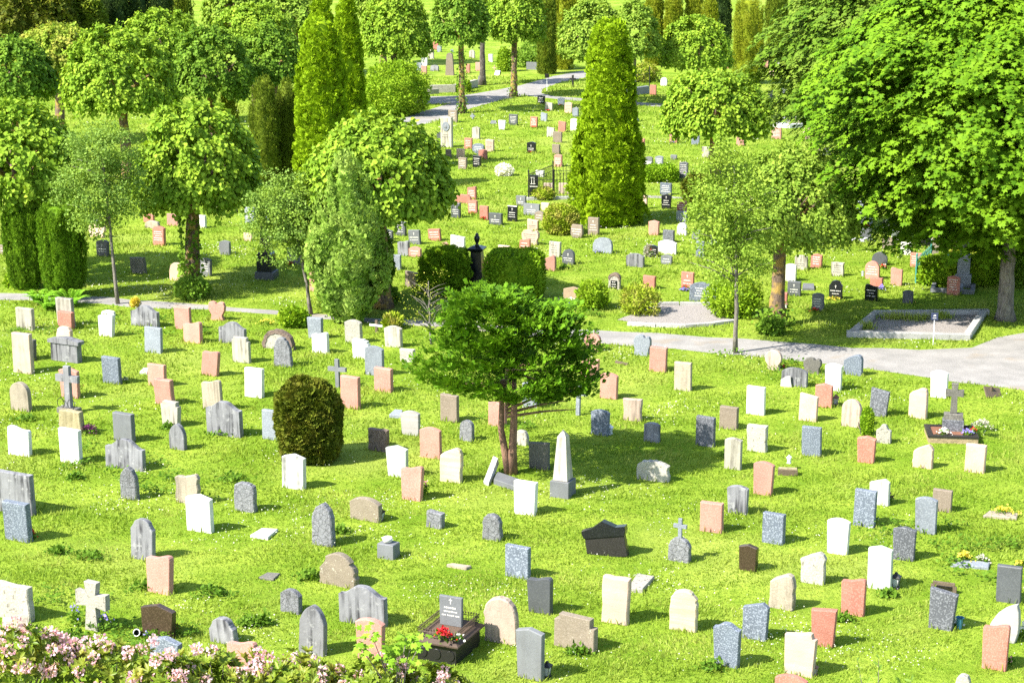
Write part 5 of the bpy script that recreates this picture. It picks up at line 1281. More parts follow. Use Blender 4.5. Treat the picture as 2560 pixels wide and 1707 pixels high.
def railrun(mb, a, b, z0, h, n, spear=.05, th=.008):
    a = Vector(a); b = Vector(b); d = (b - a)
    for zz in (z0 + .03, z0 + h * .8): mb.tube([a + Vector((0, 0, zz)), b + Vector((0, 0, zz))], th, 4)
    for k in range(n + 1):
        q = a + d * (k / n); mb.tube([q + Vector((0, 0, z0)), q + Vector((0, 0, z0 + h))], th * .8, 4)
        if spear: mb.tube([q + Vector((0, 0, z0 + h)), q + Vector((0, 0, z0 + h + spear * .4)), q + Vector((0, 0, z0 + h + spear))], [th * .9, th * 2.4, .001], 4)
x0, x1, y0, y1 = -hw + .04, hw - .04, .04, D_ - .04
for a, b in (((x0, y0, 0), (x1, y0, 0)), ((x1, y0, 0), (x1, y1, 0)), ((x1, y1, 0), (x0, y1, 0)), ((x0, y1, 0), (x0, y0, 0))):
    rl = MB(); railrun(rl, a, b, z0, .15, 14 if a[1] == b[1] else 20, .055); rl.build('railing', RUST, e)
mb = MB(); mb.box(x0 + .03, x1 - .03, y0 + .03, y1 - .03, Hc, z0 + .02); mb.build('earth', SOIL, e)
b0 = fl + u * (hw * .98) + v * (D_ * .62) + Vector((0, 0, z0 + .02))
e2 = empty('gravestone', b0, math.atan2(u.y, u.x)); tag(e2, 'small grey stone with a white cross inside the iron-railed grave', 'gravestone')
mb = MB(); mb.slab(outline('rect', .50, .62, .95), .08, .008); mb.build('slab', MAT['gs'], e2); letters(e2, .50, .62, .08, TEXTW, 4, True, .95, .3, 3)

# ------------------------------------------------------------------ flat slabs, broken stones
def lying(tl, pts, mat, label, t=.09, z=.02, name='lying_slab', cat='slab', tilt=0, group='flat slabs lying in the grass'):
    q = [gp(*T(tl, *p), z) for p in pts]; c = sum(q, Vector()) / len(q)
    mb = MB(); mb.loft([[(p.x - c.x, p.y - c.y) for p in q], [(p.x - c.x, p.y - c.y) for p in q], [((p.x - c.x) * .95, (p.y - c.y) * .95) for p in q]], [-.06, t - .015, t])
    o = mb.build(name, MAT[mat] if isinstance(mat, str) else mat); o.location = (c.x, c.y, 0); o.rotation_euler = (R(tilt), 0, 0); return tag(o, label, cat, group)
lying('32', [(606, 414), (684, 420), (748, 350), (656, 336)], 'cl', 'lichened slab with orange moss lying behind the banded pink stone', .10)
lying('31', [(-30, 128), (62, 142), (116, 96), (30, 92)], 'wh', 'white slab lying flat left of the pointed slate stone', .07)
lying('31', [(12, 346), (92, 356), (128, 324), (60, 320)], 'dl', 'dark slab sunk flat in the grass above a small slate stone', .05)
lying('31', [(1000, 282), (1104, 300), (1130, 290), (1030, 276)], 'be', 'narrow flat kerb piece in the near lawn', .07)
lying('21', [(1222, 690), (1335, 700), (1345, 648), (1275, 642)], 'gl', 'grey slab lying behind the pale banded stone', .10)
lying('21', [(2182, 1300), (2395, 1372), (2420, 1300), (2215, 1228)], 'gs', 'broken grey slab lying at the foot of the dark cypress', .14)
lying('22', [(945, 190), (1062, 216), (1068, 206), (950, 182)], WOOD, 'old board lying in the lawn above the pink arch-topped stone', .06, name='lying_board')
lying('20', [(1280, 288), (1350, 296), (1360, 250), (1320, 248)], 'wh', 'white flat fragment beside a pink stone', .06)
lying('13', [(315, 1092), (425, 1094), (422, 1052), (322, 1048)], 'gs', 'small grey slab lying left of the black shouldered stone', .10)
lying('01', [(2187, 690), (2235, 692), (2245, 657), (2200, 655)], 'wh', 'white slab lying behind the upper path', .1)
lying('01', [(2150, 1138), (2200, 1140), (2207, 1120), (2160, 1116)], 'gs', 'small dark slab lying in the upper lawn', .1)
o = lying('21', [(2085, 1300), (2130, 1318), (2235, 1185), (2195, 1168)], 'ws', 'splintered white slab propped at the foot of the dark cypress', .12); o.rotation_euler = (R(14), R(-8), 0); o.location.z = .12
o = lying('30', [(25, 1090), (120, 1090), (120, 1030), (30, 1030)], 'pt', 'low pinkish stone block above the rhododendron', .2)
o = lying('30', [(130, 1092), (262, 1092), (258, 1030), (140, 1030)], 'be', 'low brown stone block above the rhododendron', .2)
# small block with a white bowl
p, w_, h = dims('31', 655, 737, 158, 235); e = thing('stone_block', p, 'small grey square block in the near lawn', 'gravestone')
mb = MB(); mb.box(-w_ / 2, w_ / 2, -.16, .16, -.04, h, .014); mb.build('block', MAT['gs'], e)
mb = MB(); mb.lathe([(.05, 0), (.10, .02), (.12, .09), (.105, .13), (.09, .10), (.04, .05)], 12); o = mb.build('stone_bowl', MAT['wh'], None, True); o.location = p + Vector((-.02, 0, h)); tag(o, 'broken white bowl on the small grey block', 'bowl')
# white slate fragment leaning on the wide grey stone
p, w_, h = dims('23', 120, 228, 300, 406); mb = MB(); mb.slab([(-.5 * w_, 0), (.5 * w_, 0), (.35 * w_, .5 * h), (.3 * w_, h), (-.1 * w_, h * .93), (-.5 * w_, h * .62)], .05, .008); o = mb.build('stone_fragment', MAT['pg']); o.location = p + Vector((-.03, -.09, -.02)); o.rotation_euler = (R(-8), 0, STONE_ROT); tag(o, 'pale broken fragment leaning on a low grey marble stone', 'slab')
# wooden trough with small white lantern
p, w_, h = dims('23', 95, 265, 1170, 1220); e = thing('wooden_trough', p, 'mossy wooden trough low in the grass', 'trough', rz=R(-8))
mb = MB(); mb.box(-w_ / 2, w_ / 2, -.09, .09, -.03, .16, .01); mb.build('body', WOOD, e); mb = MB(); mb.box(-w_ * .46, w_ * .46, -.07, .07, .162, .185); mb.build('moss', MAT['mo'], e)
# fallen notice board, wooden frame
p = gp(*T('23', 2075, 510)); e = thing('notice_board', p, 'wooden board tipped over at the lower path edge', 'board', rz=R(25)); mb = MB(); mb.box(-.30, .30, -.02, .02, -.02, .34, .006); o = mb.build('panel', WOOD, e); o.rotation_euler = (R(-40), R(12), 0)
mb = MB(); mb.box(-.03, .03, .10, .16, -.05, .3, .005); mb.build('leg', WOOD, e)
p, w_, h = dims('33', 865, 976, 358, 420); e = thing('wooden_trestle', p, 'fallen weathered wooden trestle behind the dark granite stone', 'trestle', rz=R(-22))
mb = MB(); mb.box(-w_ / 2, w_ / 2, -.03, .03, .17, .24, .006); mb.build('top_bar', WOOD, e)
for s in (-1, 1): mb = MB(); mb.box(s * w_ / 2 - .04, s * w_ / 2 + .04, -.032, .033, -.05, .168, .006); mb.build('leg', WOOD, e)
mb = MB(); mb.box(-w_ / 2 + .05, w_ / 2 - .05, .1, .16, -.03, .1, .006); mb.build('back_bar', WOOD, e)

# ------------------------------------------------------------------ lanterns, vases, flowers
def lantern(tl, x, yt, yb, mat, label, glass=GLASS):
    X, Y = T(tl, x, yb); p = gp(X, Y); h = max(.22, zat(p, T(tl, x, yt)[1])); k = h / .40
    e = thing('grave_lantern', p, label, 'lantern', 'grave lanterns')
    mb = MB(); mb.loft([sq(.085 * k), sq(.085 * k), sq(.07 * k)], [-.01, .02 * k, .04 * k]); mb.build('base', mat, e)
    mb = MB(); mb.loft([sq(.052 * k), sq(.085 * k)], [.042 * k, .26 * k]); mb.build('glass_case', glass, e)
    fm = MB()
    for sx in (-1, 1):
        for sy in (-1, 1): fm.tube([(sx * .056 * k, sy * .056 * k, .04 * k), (sx * .09 * k, sy * .09 * k, .265 * k)], .009 * k, 4)
    fm.build('frame', mat, e)
    mb = MB(); mb.loft([sq(.11 * k), sq(.11 * k), sq(.035 * k), sq(.03 * k), sq(.01 * k)], [.265 * k, .28 * k, .35 * k, .38 * k, .40 * k]); mb.build('roof', mat, e)
    return e
COPPER = plain('copper_lantern_paint', (.16, .07, .045), .6)
lantern('32', 183, 778, 862, IRON, 'black grave lantern beside the tall plain grey stone')
lantern('33', 669, 312, 398, IRON, 'black grave lantern beside the pale mint gable-topped stone')
lantern('23', 620, 482, 578, COPPER, 'copper-coloured lantern beside the pink gable-topped stone')
lantern('22', 898, 755, 850, WHITE, 'white lantern beside the granite arch-topped stone')
lantern('12', 428, 1165, 1235, IRON, 'black lantern left of the tan gravestone')
lantern('13', 1072, 820, 890, IRON, 'black lantern beside the round dark stone')
lantern('13', 868, 915, 965, plain('grey_lantern_paint', (.2, .22, .24), .5), 'grey lantern beside the round pink stone')
lantern('13', 168, 1205, 1262, COPPER, 'copper lantern at the foot of the yellow-mossed lime')
lantern('33', 245, 795, 852, COPPER, 'copper lantern behind the notched banded stone')
lantern('31', 1163, 1490 - 1280, 1545 - 1280, IRON, 'x') if False else None
lantern('31', 657, -22, 42, IRON, 'black lantern behind the spotted brown low stone')
lantern('23', 190, 1128, 1172, WHITE, 'tiny white lantern standing on the wooden trough').location.z = .185
p = gp(*T('33', 1003, 612)); e = thing('flower_vase', p, 'blue-green cone vase stuck in the grass', 'vase'); mb = MB(); mb.lathe([(.02, -.06), (.05, .02), (.075, .25), (.095, .26), (.08, .255), (.03, .1)], 12); mb.build('cone', plain('blue_plastic', (.04, .16, .24), .4), e)
p = gp(*T('30', 1275, 1140)); e = thing('flower_vase', p, 'white-rimmed dark cup lying beside the brown gravestone', 'vase'); mb = MB(); mb.lathe([(.05, -.1), (.066, .08), (.07, .10), (.06, .10), (.045, 0)], 12); o = mb.build('cup', IRON, e); o.rotation_euler = (R(65), 0, R(10)); o.location.z = .08
mb = MB(); mb.tube([(.072 * math.cos(t), .072 * math.sin(t), .10) for t in np.linspace(0, 6.283, 18)], .009, 5); o2 = mb.build('rim', WHITE, o)
def flowers(tl, x, y, wd, colr, label, h=.16, n=60, green=50, z=0.0, name='flower_clump', ps=.045):
    X, Y = T(tl, x, y); p = gp(X, Y, z); k = .47655 if tl in ('31', '32', '33') else .27234; a = max(.10, wd * k / ppm(p) / 2)
    e = thing(name, p, label, 'flowers', 'flowers at the graves'); rr = np.random.default_rng(int(x + y))
    q = rr.normal(size=(green, 3)) * np.array([a * .5, a * .35, 0]); q[:, 2] = rr.uniform(.0, h * .7, green)
    place('leaves', q, rr.normal(size=q.shape) + np.array([0, 0, .6]), rr.normal(size=q.shape) + np.array([0, -.4, .8]), .085, 'leaf', LF['weed'], e)
    q = rr.normal(size=(n, 3)) * np.array([a * .5, a * .3, 0]); q[:, 2] = h * rr.uniform(.55, 1.05, n) * np.exp(-(q[:, 0] / a / 1.3) ** 2)
    place('blossoms', q, rr.normal(size=q.shape), np.array([0, -.6, .8]) + rr.normal(size=q.shape) * .4, ps * rr.uniform(.7, 1.3, n), 'petal', LF[colr], e)
    return e
FL = [('31', 985, 672, 95, 'red', 'dark red flowers inside the iron-railed grave', .26, 120, .50), ('31', 1055, 670, 50, 'white', 'white flower in the iron-railed grave', .15, 16, .50), ('23', 1610, 855, 100, 'white', 'white flowers at the left of the raised grave bed', .18, 90, .19), ('23', 1835, 855, 90, 'blue', 'violet flowers right of the cross in the raised bed', .15, 60, .19), ('23', 1880, 840, 50, 'red', 'red flowers at the right of the raised bed', .15, 30, .19),
      ('23', 1960, 815, 170, 'pale', 'pale feathery heather at the corner of the raised bed', .30, 170, .19), ('30', 300, 240, 70, 'red', 'red roses behind a granite stone at the left edge', .22, 26, 0), ('30', 1595, 1120, 60, 'red', 'red roses behind the polished brown stone', .3, 26, 0), ('20', 820, 850, 150, 'purp', 'purple-leaved plant beside the white square stone', .28, 160, 0), ('21', 1558, 1400, 70, 'pink', 'pale pink roses beside the pink wave-topped stone', .34, 22, 0),
      ('20', 1150, 380, 80, 'pale', 'dried bouquet beside the granite stone', .2, 40, 0), ('20', 650, 420, 260, 'red', 'sparse rust flowers behind the wreath cross', .3, 20, 0), ('12', 515, 1255, 130, 'blue', 'violet flowers before the tan gravestone', .12, 90, 0), ('12', 535, 1215, 100, 'white', 'white flowers against the tan gravestone', .2, 60, 0), ('12', 1580, 1105, 90, 'blue', 'violet flowers before the red stone by the gravel bed', .12, 60, 0), ('12', 1585, 1090, 60, 'red', 'red flowers at a red stone by the gravel bed', .16, 30, 0), ('12', 1265, 790, 80, 'red', 'red peony bush at the black low stone', .38, 40, 0),
      ('12', 885, 755, 70, 'red', 'red and white flowers at the grey boulder stone', .25, 30, 0), ('12', 800, 755, 90, 'blue', 'pale violet flowers at the grey boulder stone', .10, 40, 0), ('11', 2085, 452, 70, 'red', 'red flowers at the foot of a dark red stone', .15, 46, 0), ('11', 310, 875, 70, 'red', 'red flowers at a grey stone beside the curved trunk', .18, 46, 0), ('11', 1985, 402, 70, 'red', 'red flowers at a pink leaning stone', .12, 40, 0), ('11', 1670, 350, 60, 'red', 'red flowers at a white pointed stone', .14, 40, 0), ('11', 1740, 695, 60, 'pink', 'pink flowers left of the white slanted stone', .2, 46, 0),
      ('13', 1058, 905, 70, 'red', 'red flowers at the round dark stone', .2, 50, 0), ('13', 1040, 1120, 70, 'blue', 'violet flowers beside the black wave-topped stone', .3, 80, 0), ('13', 1655, 885, 110, 'red', 'red flowers inside the green fence', .25, 60, 0), ('13', 425, 1295, 60, 'red', 'red flowers at the plain grey inscribed stone', .14, 40, 0), ('13', 600, 1190, 170, 'yel', 'pale yellow flowers before the black shouldered stone', .12, 60, 0), ('13', 897, 510, 60, 'red', 'red flowers at a pale granite stone', .12, 40, 0), ('13', 930, 598 + 20, 60, 'yel', 'yellow flowers in the back lawn', .14, 20, 0) ,
      ('10', 930, 605, 50, 'yel', 'yellow flowers at the pink boulder stone', .25, 20, 0), ('02', 448, 978, 60, 'red', 'red flowers at a white gable-topped stone', .15, 40, 0), ('02', 320, 1022, 60, 'red', 'red flowers at a cream far stone', .12, 30, 0), ('02', 175, 1408, 70, 'red', 'red flowers at a black far stone', .12, 30, 0), ('02', 195, 1178, 60, 'red', 'red flowers at a red far stone', .1, 30, 0), ('02', 1475, 1318, 60, 'blue', 'violet flowers at a red far stone', .12, 30, 0), ('01', 1800, 488, 40, 'blue', 'violet plant by the tall brown pillar', .3, 30, 0),
      ('33', 1030, 255, 70, 'yel', 'yellow plants on the stone kerb slab', .22, 110, .05), ('33', 1125, 258, 60, 'pale', 'pale plants on the stone kerb slab', .14, 70, .05), ('33', 1240, 6, 120, 'yel', 'pale plants on the upper stone kerb', .16, 90, .05), ('33', 1322, 285, 40, 'yel', 'yellow plants at the right edge', .14, 50, 0), ('33', 1335, 655, 50, 'white', 'dry bouquet behind the leaf-shaped stone', .3, 60, 0), ('33', 1262, 800, 30, 'pink', 'pink flowers behind the red speckled stone', .2, 12, 0), ('33', 985, 595, 60, 'white', 'white daisies around the blue vase', .15, 30, 0), ('23', 1110, 1470, 40, 'purp', 'dark flowers beside the skew-gabled white stone', .25, 20, 0),
      ('30', 700, 1040, 150, 'blue', 'tall blue flowers left of the flared cross', .5, 24, 0), ('30', 960, 1080, 200, 'blue', 'blue flowers right of the flared cross', .42, 16, 0), ('23', 130, 250, 40, 'red', 'red flower beside the stained spade-shaped stone', .15, 12, 0), ('11', 100, 1410, 160, 'yel', 'yellow and white flower cushion by the lower path', .2, 60, 0), ('30', 1355, 1165, 40, 'blue', 'violet flowers at the polished brown stone', .16, 14, 0)]
for f in FL: flowers(f[0], f[1], f[2], f[3], f[4], f[5], f[6], f[7], max(70, f[7]) if 'bush' in f[5] or 'tall blue' in f[5] or 'blue flowers right' in f[5] else 45, f[8])
lying('33', [(958, 282), (1156, 298), (1164, 270), (985, 255)], 'gl', 'flat kerb slab carrying yellow plants', .07, name='kerb_slab')
lying('33', [(1128, 24), (1304, 40), (1312, 14), (1160, 0)], 'be', 'flat kerb slab near the right edge with pale plants', .07, name='kerb_slab')

# ------------------------------------------------------------------ kerbed gravel plot, sign, fences, walls
q = [F(*p) for p in KPLOT]; e = tag(empty('kerbed_plot', q[0]), 'empty gravel plot framed by pale stone kerbs', 'grave')
L = [p - q[0] for p in q]; mb = MB(); mb.add([(p.x, p.y, .05) for p in L], [(0, 1, 2, 3)]); mb.build('gravel', GRAVEL, e)
for i in range(4):
    a, b_ = L[i], L[(i + 1) % 4]; d = (b_ - a).normalized(); nn = Vector((-d.y, d.x, 0)) * .24
    a2, b2 = a + d * (.002 if i % 2 else 0), b_ - d * (.242 if i % 2 else 0)
    if i % 2: a2 = a + d * .242
    mb = MB(); mb.loft([[(p.x, p.y) for p in (a2, b2, b2 + nn, a2 + nn)]] * 2 + [[(p.x, p.y) for p in (a2 + nn * .07, b2 + nn * .07, b2 + nn * .93, a2 + nn * .93)]], [-.05, .19, .21]); mb.build('kerb', KERB, e)
r = np.random.default_rng(6)
for (fx, fy, s, lab) in ((2055, 735, .5, 'grass tuft growing over the back kerb of the gravel plot'), (2110, 737, .6, 'tall grass tuft in the middle of the gravel plot'), (2160, 733, .4, 'leafy tuft at the back of the gravel plot'), (1988, 757, .3, 'small tuft in the left corner of the gravel plot')):
    p = F(fx, fy); n = 160; P = r.normal(size=(n, 3)) * np.array([s * .5, .14, 0]) + np.array([p.x, p.y, .04]); o = tag(empty('grass_tuft', p), lab, 'plant'); place('leaves', P - np.array(p), np.array([0, 0, 1.]) + r.normal(size=P.shape) * .35, r.normal(size=P.shape), .32 * r.uniform(.5, 1.2, n), 'blade', LF['grass'], o, .025)
p = F(2143, 792); e = tag(empty('info_sign', p, R(-6)), 'small dark sign on a thin white stake at the gravel plot', 'sign'); zt = zat(p, T('13', 0, 1302)[1])
mb = MB(); mb.box(-.012, .012, -.010, .010, -.05, zt - .18, .002); mb.build('stake', WHITE, e); mb = MB(); mb.box(-.115, .115, -.016, .0, zt - .245, zt, .006); pn = mb.build('panel', plain('sign_navy', (.03, .04, .09), .5), e)
mb = MB(); y = -.019; mb.add([(-.05, y, zt - .12), (0, y, zt - .12), (.0, y, zt - .05)], [(0, 1, 2)]); mb.add([(0.012, y, zt - .12), (.05, y, zt - .12), (.04, y, zt - .07), (.02, y, zt - .06)], [(0, 1, 2, 3)])
mb.add([(-.06, y, zt - .19), (.06, y, zt - .19), (.06, y, zt - .172), (-.06, y, zt - .172)], [(0, 1, 2, 3)]); mb.build('emblem', TEXTW, pn)
p = gp(*T('02', 320, 835)); e = tag(empty('info_sign', p), 'small black sign on a stake at the grassy island', 'sign'); mb = MB(); mb.box(-.02, .02, -.02, .02, -.05, .95); mb.build('stake', WHITE, e); mb = MB(); mb.box(-.16, .16, -.03, .0, .95, 1.25, .01); mb.build('panel', IRON, e)
p = gp(*T('02', 22, 885)); e = tag(empty('info_sign', p), 'pale grey sign post at the bend trunk', 'sign'); mb = MB(); mb.box(-.02, .02, -.02, .02, -.05, 1.1); mb.build('stake', WOOD, e); mb = MB(); mb.box(-.16, .16, -.03, .0, 1.1, 1.3, .01); mb.build('panel', KERB, e)
def fence(pts, h, label, mat, name='iron_fence', n=9, spear=.10, th=.013, base=0.0, arch=False):
    e = tag(empty(name, pts[0]), label, 'fence'); q = [Vector(p) - Vector(pts[0]) for p in pts]
    for i in range(len(q) - 1):
        mb = MB(); k = max(2, int((q[i + 1] - q[i]).length / (1.6 / n)))
        railrun(mb, q[i], q[i + 1], base + .05, h - .1, k, spear, th)
        if arch:
            d = q[i + 1] - q[i]; nn = max(1, int(d.length / .3))
            for a in range(nn):
                c0 = q[i] + d * (a / nn); c1 = q[i] + d * ((a + 1.6) / nn); mb.tube([c0 + (c1 - c0) * t + Vector((0, 0, h * (.62 + .42 * math.sin(math.pi * t)))) for t in np.linspace(0, 1, 7)], .012, 4)
        mb.build('railing', mat, e)
    for p in q:
        mb = MB(); mb.tube([p + Vector((0, 0, -.05)), p + Vector((0, 0, base + h + .12))], .034, 6); mb.lathe([(.034, base + h + .12), (.05, base + h + .16), (.01, base + h + .24)], 6, (p.x, p.y)); mb.build('post', mat, e)
    return e
a, b_, c, d_ = gp(*T('12', 152, 268)), gp(*T('12', 385, 265)), gp(*T('12', 620, 255)), gp(*T('12', 305, 205))
fence([b_, a, d_ + Vector((.4, 1, 0)), d_ + Vector((2.8, 1.0, 0)), c, b_], 1.25, 'black wrought-iron fence round a plot left of the big thuja', IRON, n=10)
e = tag(empty('fence_plinth', a), 'low pale stone plinth under the black iron fence', 'wall'); mb = MB(); dd = c - a; mb.add([], []); u = dd.normalized(); v = Vector((-u.y, u.x, 0))
mb.loft([[(p.x, p.y) for p in (Vector() - v * .18 - u * .1, dd - v * .18, dd + v * .12, v * .12 - u * .1)]] * 2, [-.05, .13]); mb.build('kerb', KERB, e)
p, w_, h = dims('12', 165, 238, 55, 240); e = thing('gravestone', p + Vector((0, .5, 0)), 'black stone with a white lantern emblem inside the iron-fenced plot', 'gravestone', rz=R(-8)); mb = MB(); mb.slab(outline('rect', w_, h), .16, .01); mb.build('slab', MAT['bk'], e)
mb = MB(); y = -.085
for q4 in ((-.12, -.09, h * .6, h * .88), (.0, .03, h * .6, h * .88), (-.16, .08, h * .56, h * .6), (-.16, .06, h * .88, h * .91), (-.2, .2, h * .42, h * .47)): mb.add([(q4[0], y, q4[2]), (q4[1], y, q4[2]), (q4[1], y, q4[3]), (q4[0], y, q4[3])], [(0, 1, 2, 3)])
mb.build('emblem', TEXTW, e)
for (x0, x1, lab) in ((300, 375, 'broad grey stone seen through the iron fence'), (440, 560, 'wide grey stone seen through the iron fence near the thuja')):
    p, w_, h = dims('12', x0, x1, 138, 248); e = thing('gravestone', p + Vector((0, 1.2, 0)), lab, 'gravestone', rz=R(-8)); mb = MB(); mb.slab(outline('rect', w_, h * .9), .16, .012); mb.build('slab', MAT['pt'], e)
bush('plot_shrub', 1240, 460, 1222, 1275, 432, 'yellowing shrub inside the iron-fenced plot', 'hedgey', 1300, .11, 'leaf', 2.2)
# dark railing with granite plinth, far right of the thuja
a, b_, c = gp(*T('02', 1040, 868)), gp(*T('02', 1128, 880)), gp(*T('02', 1262, 860))
e = tag(empty('railing_plinth', a), 'grey granite plinth wall under the dark railing', 'wall'); L = [p - a for p in (a, b_, c)]
for i in range(2):
    d = (L[i + 1] - L[i]).normalized(); nn = Vector((-d.y, d.x, 0)) * .3; mb = MB(); s0 = d * (.31 if i else 0); mb.loft([[(p.x, p.y) for p in (L[i] + s0, L[i + 1], L[i + 1] + nn, L[i] + s0 + nn)]] * 2, [-.05, .55]); mb.build('block', MAT['gl'], e)
fence([p + Vector((0, .15, .55)) for p in (a, b_, c)], 1.15, 'dark iron railing on a granite plinth behind the thuja', IRON, n=8)
# green fence round the hedge
a, b_, c, d_ = gp(*T('13', 1355, 1030)), gp(*T('13', 1640, 1045)), gp(*T('13', 2330, 1035)), gp(*T('13', 1490, 900))
fence([d_, a, b_, gp(*T('13', 1990, 1042)), c], .95, 'turquoise-green wrought-iron fence with arched tops round a hedge', GREENIRON, n=5, spear=0, th=.014, arch=True)
e = tag(empty('stone_post', gp(*T('13', 1520, 880))), 'square brown stone post behind the green fence corner', 'post'); mb = MB(); mb.box(-.13, .13, -.13, .13, -.05, 1.75, .015); mb.build('shaft', MAT['be'], e)
# kerb of the gravel bed
e = tag(empty('bed_kerb', F(1420, 742)), 'low stone kerb along the gravel bed with the granite stone', 'kerb'); o0 = F(1420, 742)
for (x0, y0, x1, y1) in ((1440, 748, 1505, 752), (1507, 752, 1575, 753), (1577, 753, 1640, 749), (1642, 748, 1690, 742), (1480, 703, 1560, 702), (1562, 702, 1630, 703)):
    p0, p1 = F(x0, y0) - o0, F(x1, y1) - o0; d = (p1 - p0).normalized(); nn = Vector((-d.y, d.x, 0)) * .2; mb = MB(); mb.loft([[(p.x, p.y) for p in (p0, p1, p1 + nn, p0 + nn)]] * 2, [-.05, .11]); mb.build('kerb', KERB, e)
# walled grave by the upper path, other low walls
for nm, lab, pts, hh, mt in (('low_wall', 'pale low wall before the clipped shrub by the upper path', [('01', 1600, 855), ('01', 1830, 850), ('01', 2037, 800)], .55, 'cl'), ('low_wall', 'stone block at the corner of the upper path', [('01', 1590, 868), ('01', 1680, 862)], .35, 'cl'), ('low_wall', 'low stone block beside the domed bush', [('01', 1490, 965), ('01', 1560, 950)], .35, 'gs'),
                         ('low_wall', 'dark low retaining wall under the mixed shrub by the upper path', [('02', 130, 640), ('02', 280, 645), ('02', 450, 615)], .6, 'gs'), ('low_wall', 'white kerb wall of the gravelled family grave at right', [('03', -60, 1165), ('03', 200, 1180), ('03', 430, 1165)], .25, 'wh')):
    P = [gp(*T(*q)) for q in pts]; e = tag(empty(nm, P[0]), lab, 'wall')
    for i in range(len(P) - 1):
        a, b_ = P[i] - P[0], P[i + 1] - P[0]; d = (b_ - a).normalized(); nn = Vector((-d.y, d.x, 0)) * .3; mb = MB(); mb.loft([[(p.x, p.y) for p in (a + d * .01, b_, b_ + nn, a + d * .01 + nn)]] * 2, [-.05, hh]); mb.build('block', MAT[mt], e)
flat('path', [gp(*T('03', x, y))[:2] for x, y in ((-120, 1160), (430, 1160), (430, 1075), (-120, 1060))], .008, GRAVEL)
e = tag(empty('bench', F(520, 12)), 'pale green bench at the very back', 'bench'); mb = MB(); mb.box(-2, 2, -.2, .2, .5, .58); mb.build('seat', plain('bench_green', (.3, .5, .4), .6), e)
mb = MB(); mb.box(-2, 2, .2, .26, .6, 1.0); mb.build('backrest', plain('bench_green_paint', (.32, .52, .44), .6), e)
for s in (-1.7, 1.7): mb = MB(); mb.box(s - .05, s + .05, -.18, .18, -.05, .498); mb.build('leg', IRON, e)
for x, y in ((10, 1095), (225, 1100)):
    p, w_, h = dims('03', x, x + 75, y - 8, y + 34); e = thing('low_tomb', p, {10: 'low brown tomb block left in the gravelled family grave', 225: 'low brown tomb block right in the gravelled family grave'}[x], 'grave'); mb = MB(); mb.box(-w_ / 2, w_ / 2, -.3, .3, 0, h, .02, ); mb.build('block', MAT['br'], e)

# ------------------------------------------------------------------ bird gliding low over the lawn
p = gp(*T('13', 850, 735)); e = tag(empty('bird', p + Vector((0, 0, .45)), R(15)), 'pale grey bird gliding low over the lawn with bent wings', 'bird')
mb = MB(); mb.lathe([(.01, -.24), (.05, -.16), (.075, -.02), (.06, .10), (.04, .15), (.045, .19), (.02, .235), (.004, .27)], 10)
v = [(x, z, y) for x, y, z in mb.v]; f = mb.f; w2 = MB(); w2.add([(a * 1, b, c) for a, b, c in v], f)
for s in (-1, 1):
    st = [(.04, .10, -.12, .02), (.22, .13, -.08, .10), (.40, .06, -.12, .06), (.56, -.06, -.14, -.03)]
    vv = []; ff = []
    for x, y0, y1, z in st: vv += [(s * x, y0, z), (s * x, y1, z - .01), (s * x, (y0 + y1) / 2, z + .012)]
    for k in range(3): ff += [(k * 3, k * 3 + 3, k * 3 + 5, k * 3 + 2), (k * 3 + 2, k * 3 + 5, k * 3 + 4, k * 3 + 1), (k * 3, k * 3 + 1, k * 3 + 4, k * 3 + 3)]
    w2.add(vv, ff)
w2.add([(-.03, -.2, 0), (.03, -.2, 0), (.06, -.34, 0), (-.06, -.34, 0), (0, -.2, .015), (0, -.34, .012)], [(0, 1, 2, 5, 3), (0, 4, 5, 3), (4, 1, 2, 5)])
w2.build('body', plain('grey_feathers', (.4, .4, .43), .7), e, True)
p = gp(*T('10', 2180, 395)); e = tag(empty('blackbird', p), 'small black bird standing in the grass left of the young tree', 'bird'); mb = MB(); mb.lathe([(.01, 0), (.045, .04), (.055, .10), (.035, .15), (.038, .19), (.02, .215), (.003, .225)], 9); o = mb.build('body', IRON, e, True); o.rotation_euler = (R(25), 0, 0); o.location.z = .05
mb = MB(); mb.tube([(0, 0, -.02), (0, 0, .07)], .008, 4); mb.build('leg', RUST, e)

